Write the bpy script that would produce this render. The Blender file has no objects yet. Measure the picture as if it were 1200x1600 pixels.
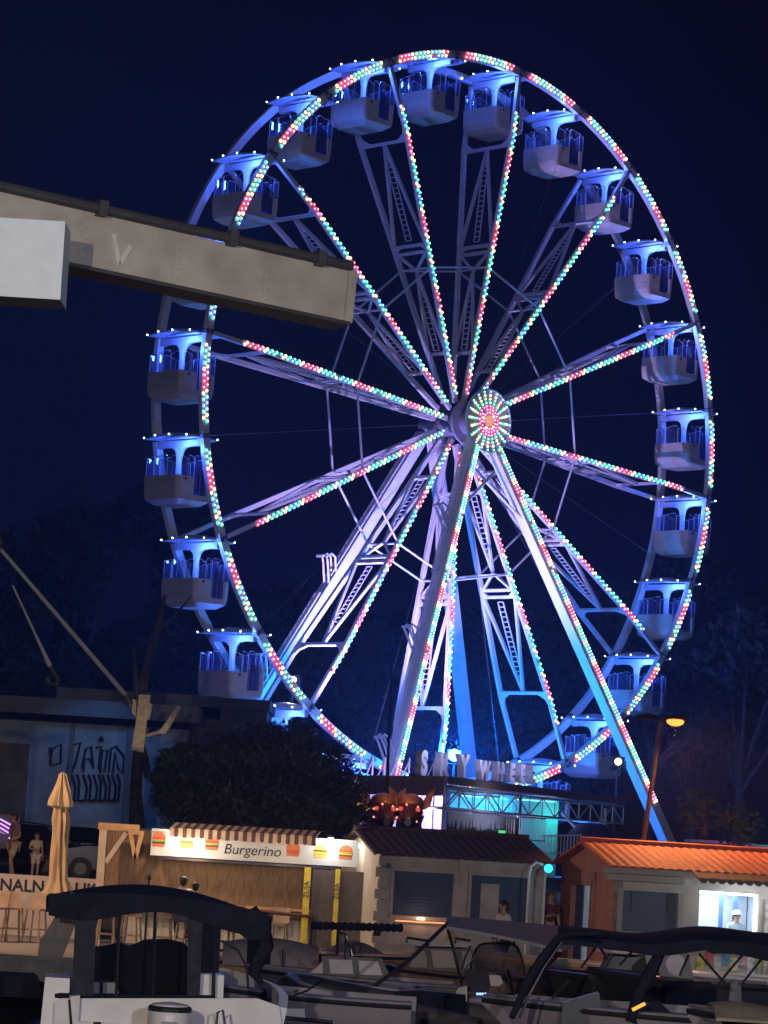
import bpy, bmesh, math, random
from math import sin, cos, pi, radians as R, sqrt
from mathutils import Vector as V, Matrix as MX
random.seed(7)
sc = bpy.context.scene
col = sc.collection

# ------------------------------------------------------------------ camera
CAMZ = 2.8
F_PX, PITCH, ROLL = 4500.0, 0.11305, 0.05984
cp, sp, cr, sr = cos(PITCH), sin(PITCH), cos(ROLL), sin(ROLL)
FW = V((0, cp, sp)); UP0 = V((0, -sp, cp)); RT0 = V((1, 0, 0))
RT = cr*RT0 + sr*UP0; UP = -sr*RT0 + cr*UP0
cam = bpy.data.cameras.new('camera'); co = bpy.data.objects.new('camera', cam); col.objects.link(co)
m = MX((RT, UP, -FW)).transposed().to_4x4(); m.translation = V((0, 0, CAMZ)); co.matrix_world = m
cam.sensor_fit = 'VERTICAL'; cam.sensor_height = 36; cam.lens = F_PX*36/1600
cam.clip_start = .5; cam.clip_end = 3000
sc.camera = co
def at(px, py, Y):
    d = FW + RT*((px-600)/F_PX) - UP*((py-800)/F_PX)
    return V((0, 0, CAMZ)) + d*(Y/d.y)
def atz(px, py, z):
    d = FW + RT*((px-600)/F_PX) - UP*((py-800)/F_PX)
    return V((0, 0, CAMZ)) + d*((z-CAMZ)/d.z)

# ------------------------------------------------------------------ night sky
w = bpy.data.worlds.new('World'); sc.world = w; w.use_nodes = True
nt = w.node_tree; bg = nt.nodes['Background']
tc = nt.nodes.new('ShaderNodeTexCoord'); sx = nt.nodes.new('ShaderNodeSeparateXYZ')
nt.links.new(tc.outputs['Generated'], sx.inputs[0])
rp = nt.nodes.new('ShaderNodeValToRGB'); mr = nt.nodes.new('ShaderNodeMapRange')
# glow of the town on the left, darker to the right and overhead
ma = nt.nodes.new('ShaderNodeMath'); ma.operation = 'MULTIPLY_ADD'; ma.inputs[1].default_value = .22
nt.links.new(sx.outputs['Z'], ma.inputs[0]); nt.links.new(sx.outputs['X'], ma.inputs[2])
mr.inputs[1].default_value = -.14; mr.inputs[2].default_value = .18
nt.links.new(ma.outputs[0], mr.inputs[0]); nt.links.new(mr.outputs[0], rp.inputs[0])
e = rp.color_ramp.elements
e[0].position = 0; e[0].color = (.0026, .0045, .0180, 1)
e[1].position = 1; e[1].color = (.0009, .0007, .0036, 1)
k = rp.color_ramp.elements.new(.5); k.color = (.0011, .0015, .0075, 1)
nt.links.new(rp.outputs[0], bg.inputs[0]); bg.inputs[1].default_value = 1.0
sc.view_settings.view_transform = 'Standard'; sc.view_settings.look = 'None'
sc.view_settings.exposure = 0; sc.view_settings.gamma = 1
cy = sc.cycles
cy.use_denoising = True; cy.max_bounces = 5; cy.diffuse_bounces = 2; cy.glossy_bounces = 2
cy.transparent_max_bounces = 12; cy.transmission_bounces = 3; cy.sample_clamp_indirect = 3
cy.caustics_reflective = False; cy.caustics_refractive = False

# ------------------------------------------------------------------ materials
MATS = {}
def mat(name, c, rough=.6, metal=0, var=.18, scale=6, bump=0, spec=.5, alpha=None):
    if name in MATS: return MATS[name]
    mt = bpy.data.materials.new(name); mt.use_nodes = True; t = mt.node_tree; b = t.nodes['Principled BSDF']
    b.inputs['Roughness'].default_value = rough; b.inputs['Metallic'].default_value = metal
    b.inputs['Specular IOR Level'].default_value = spec
    n = t.nodes.new('ShaderNodeTexNoise'); n.inputs['Scale'].default_value = scale; n.inputs['Detail'].default_value = 6
    tcn = t.nodes.new('ShaderNodeTexCoord'); t.links.new(tcn.outputs['Object'], n.inputs['Vector'])
    r = t.nodes.new('ShaderNodeValToRGB'); t.links.new(n.outputs['Fac'], r.inputs[0])
    r.color_ramp.elements[0].position = .3; r.color_ramp.elements[1].position = .7
    r.color_ramp.elements[0].color = tuple(max(0, x*(1-var)) for x in c)+(1,)
    r.color_ramp.elements[1].color = tuple(min(1, x*(1+var)) for x in c)+(1,)
    t.links.new(r.outputs[0], b.inputs['Base Color'])
    if bump:
        bp = t.nodes.new('ShaderNodeBump'); bp.inputs['Strength'].default_value = bump; bp.inputs['Distance'].default_value = .02
        t.links.new(n.outputs['Fac'], bp.inputs['Height']); t.links.new(bp.outputs[0], b.inputs['Normal'])
    MATS[name] = mt; return mt
def emit(name, c, s):
    if name in MATS: return MATS[name]
    mt = bpy.data.materials.new(name); mt.use_nodes = True; t = mt.node_tree; t.nodes.clear()
    o = t.nodes.new('ShaderNodeOutputMaterial'); em = t.nodes.new('ShaderNodeEmission')
    em.inputs[0].default_value = (*c, 1); em.inputs[1].default_value = s
    t.links.new(em.outputs[0], o.inputs[0]); MATS[name] = mt; return mt
def glass(name, tint, a, rough=.08, gloss=.12):
    if name in MATS: return MATS[name]
    mt = bpy.data.materials.new(name); mt.use_nodes = True; t = mt.node_tree; t.nodes.clear()
    o = t.nodes.new('ShaderNodeOutputMaterial'); tr = t.nodes.new('ShaderNodeBsdfTransparent'); gl = t.nodes.new('ShaderNodeBsdfGlossy')
    df = t.nodes.new('ShaderNodeBsdfDiffuse'); df.inputs[0].default_value = (*tint, 1); gl.inputs['Roughness'].default_value = rough
    n = t.nodes.new('ShaderNodeTexNoise'); n.inputs['Scale'].default_value = 4; bp = t.nodes.new('ShaderNodeBump'); bp.inputs['Strength'].default_value = .25
    tcn = t.nodes.new('ShaderNodeTexCoord'); t.links.new(tcn.outputs['Object'], n.inputs['Vector'])
    t.links.new(n.outputs['Fac'], bp.inputs['Height']); t.links.new(bp.outputs[0], gl.inputs['Normal'])
    m1 = t.nodes.new('ShaderNodeMixShader'); m1.inputs[0].default_value = a; t.links.new(tr.outputs[0], m1.inputs[1]); t.links.new(df.outputs[0], m1.inputs[2])
    m2 = t.nodes.new('ShaderNodeMixShader'); m2.inputs[0].default_value = gloss; t.links.new(m1.outputs[0], m2.inputs[1]); t.links.new(gl.outputs[0], m2.inputs[2])
    t.links.new(m2.outputs[0], o.inputs[0]); MATS[name] = mt; return mt

# ------------------------------------------------------------------ mesh builder
class MB:
    def __init__(s): s.v = []; s.f = []; s.m = []
    def add(s, vs, fs, mi=0):
        o = len(s.v); s.v += [tuple(x) for x in vs]; s.f += [tuple(o+i for i in f) for f in fs]; s.m += [mi]*len(fs); return s
    def box(s, c, d, rz=0, mi=0, top=1.0):
        c = V(c); hx, hy, hz = d[0]/2, d[1]/2, d[2]/2; ca, sa = cos(rz), sin(rz)
        vs = []
        for z, q in ((-hz, 1), (hz, top)):
            for x, y in ((-hx, -hy), (hx, -hy), (hx, hy), (-hx, hy)):
                x *= q; y *= q; vs.append(c+V((x*ca-y*sa, x*sa+y*ca, z)))
        return s.add(vs, [(3, 2, 1, 0), (4, 5, 6, 7), (0, 1, 5, 4), (1, 2, 6, 5), (2, 3, 7, 6), (3, 0, 4, 7)], mi)
    def beam(s, a, b, wd, ht, up=(0, 0, 1), mi=0):
        a, b, up = V(a), V(b), V(up); d = (b-a).normalized(); x = d.cross(up)
        if x.length < 1e-4: x = d.cross(V((1, 0, 0)))
        x.normalize(); y = x.cross(d).normalized(); x = x*wd/2; y = y*ht/2
        vs = [a-x-y, a+x-y, a+x+y, a-x+y, b-x-y, b+x-y, b+x+y, b-x+y]
        return s.add(vs, [(0, 1, 2, 3), (7, 6, 5, 4), (0, 4, 5, 1), (1, 5, 6, 2), (2, 6, 7, 3), (3, 7, 4, 0)], mi)
    def tube(s, pts, r, n=8, mi=0, cap=True):
        pts = [V(p) for p in pts]; rs = r if isinstance(r, (list, tuple)) else [r]*len(pts); rings = []; o = len(s.v); px = None
        for i, p in enumerate(pts):
            d = (pts[min(i+1, len(pts)-1)]-pts[max(i-1, 0)]).normalized()
            x = px - d*px.dot(d) if px else d.cross(V((0, 0, 1)))
            if x.length < 1e-3: x = d.cross(V((1, 0, 0)))
            x.normalize(); px = x; y = d.cross(x)
            for k in range(n): a = 2*pi*k/n; s.v.append(tuple(p+(x*cos(a)+y*sin(a))*rs[i]))
        for i in range(len(pts)-1):
            for k in range(n):
                s.f.append((o+i*n+k, o+i*n+(k+1) % n, o+(i+1)*n+(k+1) % n, o+(i+1)*n+k)); s.m.append(mi)
        if cap:
            s.f.append(tuple(o+k for k in reversed(range(n)))); s.m.append(mi)
            s.f.append(tuple(o+(len(pts)-1)*n+k for k in range(n))); s.m.append(mi)
        return s
    def grid(s, fn, nu, nv, mi=0, wrap=False):
        o = len(s.v)
        for i in range(nu+1):
            for j in range(nv+1): s.v.append(tuple(fn(i/nu, j/nv)))
        for i in range(nu):
            for j in range(nv):
                s.f.append((o+i*(nv+1)+j, o+(i+1)*(nv+1)+j, o+(i+1)*(nv+1)+j+1, o+i*(nv+1)+j+1)); s.m.append(mi)
        return s
    def sheet(s, fn, nu, nv, th=.03, mi=0, ax=(0, 0, 1)):      # grid with thickness and closed edges
        ax = V(ax)*th; o = len(s.v); k = (nu+1)*(nv+1)
        for q in (0, 1):
            for i in range(nu+1):
                for j in range(nv+1): s.v.append(tuple(V(fn(i/nu, j/nv))-ax*q))
        I = lambda i, j: o+i*(nv+1)+j
        for i in range(nu):
            for j in range(nv):
                a, b, c, d = I(i, j), I(i+1, j), I(i+1, j+1), I(i, j+1)
                s.f += [(a, b, c, d), (d+k, c+k, b+k, a+k)]; s.m += [mi, mi]
        edge = [I(i, 0) for i in range(nu+1)]+[I(nu, j) for j in range(1, nv+1)]+[I(i, nv) for i in range(nu-1, -1, -1)]+[I(0, j) for j in range(nv-1, 0, -1)]
        for a, b in zip(edge, edge[1:]+edge[:1]): s.f.append((b, a, a+k, b+k)); s.m.append(mi)
        return s
    def prism(s, poly, a, b, mi=0):                            # poly of 3D points at a, extruded by vector b
        p = [V(q) for q in poly]; n = len(p); b = V(b); a = V(a)
        vs = [q+a for q in p]+[q+a+b for q in p]
        fs = [tuple(reversed(range(n))), tuple(range(n, 2*n))]+[(i, (i+1) % n, (i+1) % n+n, i+n) for i in range(n)]
        return s.add(vs, fs, mi)
    def lathe(s, prof, c=(0, 0, 0), n=16, mi=0, sx=1, sy=1):
        c = V(c); o = len(s.v)
        for r, z in prof:
            for k in range(n): a = 2*pi*k/n; s.v.append(tuple(c+V((r*cos(a)*sx, r*sin(a)*sy, z))))
        for i in range(len(prof)-1):
            for k in range(n): s.f.append((o+i*n+k, o+i*n+(k+1) % n, o+(i+1)*n+(k+1) % n, o+(i+1)*n+k)); s.m.append(mi)
        s.f.append(tuple(o+k for k in reversed(range(n)))); s.m.append(mi)
        s.f.append(tuple(o+(len(prof)-1)*n+k for k in range(n))); s.m.append(mi)
        return s
    def ball(s, c, r, mi=0, n=10, sq=(1, 1, 1)):
        pr = [(r*sin(pi*i/6)*.999+.001, -r*cos(pi*i/6)*sq[2]) for i in range(7)]
        return s.lathe(pr, c, n, mi, sq[0], sq[1])
    def build(s, name, mats, parent=None, smooth=False, loc=None):
        me = bpy.data.meshes.new(name); me.from_pydata(s.v, [], s.f)
        for mm in (mats if isinstance(mats, (list, tuple)) else [mats]): me.materials.append(mm)
        for p, i in zip(me.polygons, s.m): p.material_index = i
        me.validate(); me.update()
        if smooth:
            for p in me.polygons: p.use_smooth = True
            try: me.set_sharp_from_angle(angle=R(40))
            except Exception: pass
        o = bpy.data.objects.new(name, me); col.objects.link(o)
        if parent: o.parent = parent
        if loc is not None: o.location = loc
        return o
def tag(o, label=None, cat=None, group=None, kind=None):
    if label: o['label'] = label
    if cat: o['category'] = cat
    if group: o['group'] = group
    if kind: o['kind'] = kind
    return o
def thing(name, label, cat, loc=(0, 0, 0), rz=0, group=None):
    o = bpy.data.objects.new(name, None); o.empty_display_size = .2; col.objects.link(o)
    o.location = loc; o.rotation_euler.z = rz; return tag(o, label, cat, group)
KIDS = lambda o: [c for c in bpy.data.objects if c.parent == o]
def copy_tree(o, parent=None):
    c = o.copy(); col.objects.link(c); c.parent = parent
    for ch in KIDS(o): copy_tree(ch, c)
    return c
def lamp(kind, name, loc, power, c, size=.1, parent=None, aim=None, spot=None, blend=.5):
    l = bpy.data.lights.new(name, kind); l.energy = power; l.color = c
    if kind in ('POINT', 'SPOT'): l.shadow_soft_size = size
    if kind == 'SPOT': l.spot_size = spot; l.spot_blend = blend
    if kind == 'AREA': l.size = size
    o = bpy.data.objects.new(name, l); col.objects.link(o); o.location = loc
    if parent: o.parent = parent
    if aim is not None: o.rotation_euler = (V(aim)-V(loc)).to_track_quat('-Z', 'Y').to_euler()
    return o
def text(name, body, size, mt, parent=None, loc=(0, 0, 0), rot=(pi/2, 0, 0), depth=.01, shear=0, bold=0, sxs=1, spacing=1):
    cu = bpy.data.curves.new(name, 'FONT'); cu.body = body; cu.size = size; cu.extrude = depth; cu.shear = shear; cu.align_x = 'CENTER'; cu.offset = bold; cu.space_character = spacing
    t = bpy.data.objects.new(name, cu); col.objects.link(t)
    bpy.context.view_layer.update()
    me = bpy.data.meshes.new_from_object(t.evaluated_get(bpy.context.evaluated_depsgraph_get())); bpy.data.objects.remove(t)
    me.materials.clear(); me.materials.append(mt)
    o = bpy.data.objects.new(name, me); col.objects.link(o); o.location = loc; o.rotation_euler = rot; o.scale.x = sxs
    if parent: o.parent = parent
    return o

white_steel = mat('white_steel', (.62, .61, .66), .45, 0, .08, 2)
rim_steel = mat('rim_steel', (.66, .64, .68), .4, 0, .06, 2)
dark_metal = mat('dark_metal', (.05, .05, .06), .4, .6, .2)
chrome = mat('chrome', (.6, .6, .62), .22, 1, .05)
gel_white = mat('gel_white', (.78, .78, .80), .35, 0, .08, 3)
tub_white = mat('tub_white', (.60, .57, .56), .5, 0, .07, 2.5)
navy_canvas = mat('navy_canvas', (.012, .014, .028), .85, 0, .35, 5, .3, .2)
grey_canvas = mat('grey_canvas', (.16, .15, .18), .8, 0, .2, 5, .3, .2)
black_rubber = mat('black_rubber', (.015, .015, .017), .6)
vinyl = glass('clear_vinyl', (.1, .1, .12), .01, .02, .02)
dark_glass = mat('dark_glass', (.01, .012, .016), .08, 0, .1, 2, 0, .6)
LED = {}
for nm, cap, core in (('red', (1, .03, .09), (1, .38, .42)), ('pink', (1, .10, .32), (1, .5, .62)), ('white', (1, .62, .30), (1, .92, .72)),
                      ('green', (.03, .80, .30), (.45, 1, .7)), ('teal', (.02, .62, .62), (.35, 1, .95)), ('blue', (.02, .25, 1), (.35, .75, 1)), ('magenta', (1, .05, .6), (1, .5, .9))):
    LED[nm] = (emit('led_cap_'+nm, cap, 2.4), emit('led_core_'+nm, core, 11))
LNAMES = list(LED)
LMATS = [x for n in LNAMES for x in LED[n]]+[emit('led_halo', (1, .34, .62), .34)]  # last material: pink glow strip imitating the halo round the bulbs
def bulb(mb, p, nrm, c, r=.078):
    if random.random() < .018: return                          # a dead bulb here and there
    r *= random.uniform(.9, 1.08)
    p, nrm = V(p), V(nrm).normalized(); x = nrm.cross(V((.3, .2, .9))).normalized(); y = nrm.cross(x); i = LNAMES.index(c)*2
    ring = [p+(x*cos(a)+y*sin(a))*r for a in [k*pi/3 for k in range(6)]]
    mb.add(ring+[p+nrm*r*.55], [(k, (k+1) % 6, 6) for k in range(6)], i)
    q = r*.40; b = p+nrm*r*.5
    mb.add([b+x*q, b+y*q, b-x*q, b-y*q, b+nrm*q, b-nrm*q*.2], [(0, 1, 4), (1, 2, 4), (2, 3, 4), (3, 0, 4), (1, 0, 5), (2, 1, 5), (3, 2, 5), (0, 3, 5)], i+1)
SEQ = ['red', 'pink', 'white', 'green', 'green', 'white', 'teal', 'blue', 'teal', 'white', 'green', 'white', 'red']
SEQ = ['red', 'red', 'pink', 'white', 'teal', 'green', 'teal', 'white', 'teal', 'blue', 'teal', 'white']

# ------------------------------------------------------------------ ground, water, hill
def flat(name, x0, y0, x1, y1, z, mt, n=1):
    return tag(MB().grid(lambda u, v: (x0+(x1-x0)*u, y0+(y1-y0)*v, z), n, n).build(name, mt), kind='structure')
water_m = mat('water', (.004, .006, .010), .12, 0, .2, .8, .9)
flat('water', -60, -40, 60, 60.2, -.9, water_m)
quay_m = mat('quay_stone', (.22, .20, .19), .85, 0, .25, 2.5, .4)
asphalt = mat('asphalt', (.05, .05, .052), .85, 0, .25, 8, .4)
ground_m = mat('ground', (.045, .042, .036), .95, 0, .4, 1.2, .5)
tag(MB().box((0, 66, -1), (120, 12, 2)).build('quay', quay_m), kind='structure')
tag(MB().box((0, 94, .15), (140, 44, 2.1)).build('street', asphalt), kind='structure')
flat('ground', -295, 115.9, 295, 465, 1.196, ground_m)
def hillz(u, v):
    x = -260+520*u; y = 165+180*v
    return (x, y, 1.0+30*v**.8*(.75+.25*sin(x*.03+1))+1.2*sin(x*.21)*v)
tag(MB().grid(hillz, 50, 20).build('hillside', mat('hillside', (.02, .024, .02), 1, 0, .5, .3), smooth=True), kind='structure')

# ------------------------------------------------------------------ ferris wheel
AZ, RW, PH = R(44.63), 16.0, R(-10.25)
nv = V((sin(AZ), -cos(AZ), 0)); tv = V((cos(AZ), sin(AZ), 0))
MC = V((3.9153, 124.40, 18.3316+CAMZ)) - 1.45*nv
wheel = thing('ferris_wheel', 'giant white ferris wheel with lit rim, twelve lit spokes and glowing hub', 'ferris wheel', MC, AZ)
def wp(a, r, y): return V((r*sin(a), y, r*cos(a)))
NODE = [PH+k*2*pi/24 for k in range(24)]
for yy, nm in ((-1.45, 'front_rim'), (1.45, 'back_rim')):
    mb = MB(); n = 144
    for i in range(n):
        a0, a1 = 2*pi*i/n, 2*pi*(i+1)/n; vs = []
        for a in (a0, a1):
            for r, y in ((RW-.17, yy-.11), (RW+.17, yy-.11), (RW+.17, yy+.11), (RW-.17, yy+.11)): vs.append(wp(a, r, y))
        mb.add(vs, [(0, 1, 5, 4), (1, 2, 6, 5), (2, 3, 7, 6), (3, 0, 4, 7)])
    for a in NODE:   # joint plates where segments meet
        mb.beam(wp(a-.006, RW-.0, yy), wp(a+.006, RW-.0, yy), .25, .38, wp(a, 1, 0), 1)
        mb.tube([wp(a, RW, yy-.28), wp(a, RW, yy+.28)], .085, 8, 1)
    rim = mb.build(nm, [rim_steel, mat('joint_steel', (.16, .15, .18), .5, .4)], wheel)
    if yy < 0: front_rim = rim
for k in range(24):
    mb = MB(); a0 = NODE[k]+.036; a1 = NODE[k+1 if k < 23 else 0]+(2*pi if k == 23 else 0)-.036; n = 26; sh = random.randrange(12)
    for i in range(n):
        a = a0+(a1-a0)*i/(n-1)
        bulb(mb, wp(a, RW+.02+(.085 if i % 2 else -.085), -1.565), (0, -1, 0), SEQ[((i+1)//2+k*13+sh//6) % 12], .092)
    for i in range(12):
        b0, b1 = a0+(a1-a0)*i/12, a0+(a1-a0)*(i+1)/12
        mb.add([wp(b0, RW-.15, -1.563), wp(b1, RW-.15, -1.563), wp(b1, RW+.19, -1.563), wp(b0, RW+.19, -1.563)], [(0, 1, 2, 3)], 14)  # glowing backing put in as the bulbs' halo
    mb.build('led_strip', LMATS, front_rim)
for k in range(0, 24, 1):
    if k % 2 == 0: continue
    a = NODE[k]; mb = MB(); f = lambda r: .35+1.1*min(1, (r/RW-.06)/.75)
    P = lambda fr, s: wp(a, fr*RW, s*f(fr*RW))
    C = lambda fr: wp(a, fr*RW, 0)
    tdir = V((cos(a), 0, -sin(a)))
    for s in (-1, 1):
        mb.beam(P(.985, s), P(.81, s), .17, .17, tdir); mb.beam(P(.81, s), P(.06, s), .17, .20, tdir)
        # rounded gussets at the U plates
        for fr, dr in ((.79, .055), (.505, -.04), (.20, .035)):
            q = [P(fr, s), P(fr+dr, s), P(fr+dr*.35, s*.86), P(fr+dr*.08, s*.6), P(fr, s*.5)]
            q = [V(x) for x in q]
            mb.prism(q, -tdir*.05, tdir*.1)
    def bridge(fr, wd=.14): mb.beam(P(fr, -1), P(fr, 1), .12, wd, wp(a, 1, 0))
    for fr in (.79, .505, .485, .20): bridge(fr)
    for s in (-1, 1):
        mb.beam(C(.785), P(.51, s*.93), .12, .13, tdir); mb.beam(P(.485, s*.9), C(.435), .10, .12, tdir)
        mb.beam(C(.43), P(.215, s*.9), .11, .12, tdir)
    mb.beam(P(.44, -1), P(.44, 1), .07, .07, wp(a, 1, 0)); 
    sp_ = mb.build('spoke', white_steel, wheel)
    for fa, fb, n0 in ((.77, .52, 18), (.41, .21, 14)):
        lb = MB()
        for i in range(n0):
            fr = fa+(fb-fa)*i/(n0-1); hw = min(.16, 1.1*(fa+.02-fr)/(fa+.02-fb)*f(fr*RW)*.85)
            lb.beam(C(fr)+V((0, -hw, 0)), C(fr)+V((0, hw, 0)), .04, .04, wp(a, 1, 0))
        fm = fa-.06
        for s in (-1, 1): lb.beam(C(fm)+V((0, s*.16, 0)), C(fb)+V((0, s*.16, 0)), .045, .045, tdir)
        lb.build('ladder', white_steel, sp_)
    sb = MB(); n = 92
    for i in range(n):
        fr = .88-(.88-.085)*i/(n-1)
        bulb(sb, P(fr, -1)+V((0, -.105, 0))+tdir*(.055 if i % 2 else -.055), (0, -1, 0), SEQ[(i//2+k*5) % 12], .08)
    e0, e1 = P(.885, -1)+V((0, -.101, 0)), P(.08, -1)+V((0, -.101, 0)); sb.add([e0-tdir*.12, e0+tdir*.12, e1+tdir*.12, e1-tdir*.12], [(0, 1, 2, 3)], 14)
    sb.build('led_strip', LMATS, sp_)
def fring(fr): return .35+1.1*min(1, (fr-.06)/.75)
for k in range(1, 24, 2):
    for s in (-1, 1):
        MB().tube([wp(NODE[k], .44*RW, s*fring(.44)), wp(NODE[(k+2) % 24], .44*RW, s*fring(.44))], .05, 6).build('tie_rod', white_steel, wheel)
for k in range(0, 24, 2):   # thin stay cables from the bare nodes
    MB().tube([wp(NODE[k], .985*RW, -1.3), wp(NODE[k], .07*RW, -.4)], .011, 4).build('stay_cable', dark_metal, wheel)
hb = MB(); 
for y0, y1, r in ((-1.75, 1.75, .55), (-.75, -.6, .95), (.6, .75, .95), (-1.9, -1.7, .6)):
    hb.prism([V((r*sin(i*pi/16), y0, r*cos(i*pi/16))) for i in range(32)], (0, 0, 0), (0, y1-y0, 0))
hub = hb.build('hub', mat('hub_grey', (.20, .19, .24), .5, .2), wheel)
HD = 1.38
disc = MB().prism([V((HD*sin(i*pi/24), -2.02, HD*cos(i*pi/24))) for i in range(48)], (0, 0, 0), (0, .12, 0))
for i in range(48): disc.beam(wp(i*pi/24, HD, -2.02), wp((i+1)*pi/24, HD, -2.02), .05, .08, (0, 1, 0))
disc = disc.build('hub_disc', white_steel, hub)
hbulb = MB()
for r, n, cs in ((.36, 14, ('pink', 'red', 'white')), (.50, 18, ('red', 'magenta')), (.64, 20, ('red', 'pink', 'red', 'magenta')), (.80, 20, ('green', 'teal')), (.96, 20, ('white', 'green')), (1.12, 20, ('white',)), (1.28, 20, ('blue', 'teal'))):
    for i in range(n): bulb(hbulb, wp(i*2*pi/n, r, -2.035), (0, -1, 0), cs[i % len(cs)], .066)
hbulb.build('hub_bulbs', LMATS, disc)
MB().prism([V((.24*sin(i*pi/12), -2.09, .24*cos(i*pi/12))) for i in range(24)], (0, 0, 0), (0, .06, 0)).build('hub_lamp', emit('hub_warm', (1, .42, .28), .9), disc)

# ------------------------------------------------------------------ gondolas
glass_g = glass('gondola_glass', (.16, .18, .42), .09, .06, .10)
roof_m = mat('roof_panel', (.55, .57, .68), .4, 0, .05, 2)
seat_blue = mat('seat_blue', (.02, .03, .16), .5, 0, .2)
bulb_white = emit('roof_bulb_white', (.6, .82, 1), 14)
def perim(hx, hy, r, z):                                       # rounded rectangle starting at the door's left edge on the front (-y)
    pts = []
    def arc(cx, cy_, a0):
        for i in range(4): a = a0+i*pi/6; pts.append(V((cx+r*cos(a), cy_+r*sin(a), z)))
    for x in (-.06, .06, .3, .50, .62): pts.append(V((x*hx/.9, -hy, z)))
    arc(hx-r, -hy+r, -pi/2)
    pts.append(V((hx, 0, z)))
    arc(hx-r, hy-r, 0); pts.append(V((0, hy, z))); arc(-hx+r, hy-r, pi/2); pts.append(V((-hx, .5, z))); pts.append(V((-hx, -.5, z))); arc(-hx+r, -hy+r, pi)
    pts.append(V((-.3*hx/.9, -hy, z)))
    return pts
def make_gondola():
    g = thing('gondola', 'white tub gondola', 'gondola', (0, 0, 0), 0, 'gondolas hanging round the wheel')
    HX, HY = .95, 1.08
    mb = MB(); lv = [(-1.64, 1.0, .2), (-1.96, 1.0, .2), (-1.99, .985, .2), (-2.02, 1.0, .2), (-2.36, .985, .2), (-2.58, .88, .18), (-2.76, .62, .12)]
    rings = [perim(HX*q, HY*q if i < 5 else HY*(q+.12), r, z) for i, (z, q, r) in enumerate(lv)]; n = len(rings[0]); N = len(lv)
    vs = [p for r in rings for p in r]; fs = []
    for i in range(N-1):
        for k in range(n):
            k2 = (k+1) % n
            if 0 <= k < 4 and i < 4: continue
            fs.append((i*n+k, i*n+k2, (i+1)*n+k2, (i+1)*n+k))
    fs.append(tuple((N-1)*n+k for k in range(n)))
    ins = [perim(HX-.06, HY-.06, .16, -1.64), perim(HX-.06, HY-.06, .16, -2.36)]
    o = len(vs); vs += ins[0]+ins[1]
    for k in range(n):
        k2 = (k+1) % n
        if 0 <= k < 4: continue
        fs += [(o+k2, o+k, o+n+k, o+n+k2), (k2, k, o+k, o+k2)]
    fs.append(tuple(o+n+k for k in reversed(range(n))))
    for k in (0, 4): fs.append((k, n*4+k, o+n+k, o+k))
    mb.add(vs, fs); tub = mb.build('tub', tub_white, g)
    MB().tube([(-.52, -HY-.005, -1.76), (-.52, -HY-.03, -1.76)], .06, 8).build('bolt', dark_metal, tub)
    s = MB().box((-.55, .1, -2.05), (.5, 1.7, .5)).box((.70, .1, -2.05), (.3, 1.7, .5))
    s.build('seat', seat_blue, g)
    MB().sheet(lambda u, v: (-.04+.64*u, -HY+.09+.03*sin(u*18), -2.30+(1.1+.1*sin(u*7))*v), 14, 6, .012, 0, (0, 1, 0)).build('door_curtain', mat('curtain_blue', (.03, .05, .30), .35, 0, .3, 6), g)
    gl = MB(); segs = [(-.80, -.40, 0), (-.37, -.08, 0), (-.04, .58, 0), (.64, .84, 0)]
    tops = [-.92, -.84, -.80, -.90]
    for (x0, x1, _), t in zip(segs, tops):
        gl.sheet(lambda u, v: (x0+(x1-x0)*u, -HY+.02+.02*sin(u*9), -1.62+(t+.04*sin(u*6)+1.62)*v), 6, 3, .012, 0, (0, 1, 0))
        gl.sheet(lambda u, v: (x0+(x1-x0)*u, HY-.02+.02*sin(u*9), -1.62+(t+.04*sin(u*6)+1.62)*v), 6, 3, .012, 0, (0, 1, 0))
    for y0, y1, t in ((-.88, -.4, -.92), (-.34, .36, -.84), (.42, .88, -.92)):
        for sx_ in (-1, 1): gl.sheet(lambda u, v: (sx_*(HX-.02)+.02*sin(u*9), y0+(y1-y0)*u, -1.62+(t+.04*sin(u*6)+1.62)*v), 6, 3, .012, 0, (1, 0, 0))
    win = gl.build('window', glass_g, g); ed = MB()
    for (x0, x1, _), t in zip(segs, tops):
        for yy in (-HY+.02, HY-.02): ed.tube([(x0+(x1-x0)*i/6, yy, t+.04*sin(i)) for i in range(7)]+[(x1, yy, -1.62)], .012, 4)
    for y0, y1, t in ((-.88, -.4, -.92), (-.34, .36, -.84), (.42, .88, -.92)):
        for sx_ in (-1, 1): ed.tube([(sx_*(HX-.02), y0+(y1-y0)*i/6, t+.04*sin(i)) for i in range(7)]+[(sx_*(HX-.02), y1, -1.62)], .012, 4)
    ed.build('glass_edge_highlight', mat('glass_edge_highlight', (.7, .75, .85), .2, 0, .05), win)  # pale outlines stand in for light caught on the glass edges
    yk = MB().beam((0, -1.3, -.26), (0, 1.3, -.26), .2, .24).box((0, 0, -1.3), (.15, .18, 2.0))
    for sgn in (-1, 1):
        yk.prism([V((0, sgn*y, z)) for y, z in ((.09, -.38), (.62, -.38), (.32, -.43), (.16, -.56), (.09, -.85))], (-.08, 0, 0), (.16, 0, 0))
    yk.tube([(0, -1.35, 0), (0, 1.35, 0)], .07, 8).beam((0, -1.2, 0), (0, -1.2, -.4), .16, .14).beam((0, 1.2, 0), (0, 1.2, -.4), .16, .14)
    yk.build('yoke', roof_m, g)
    rf = MB()
    def rz(u, v): x = 1-2*u; y = 1-2*v; return V((x*1.0*(1-.18*y*y*(1 if abs(x) > .2 else .9)), y*1.30, -.02-.06*abs(y)+.22*max(0, 1-x*x)*max(0, 1-.75*y*y)))
    rf.sheet(rz, 12, 12, .05)
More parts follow.
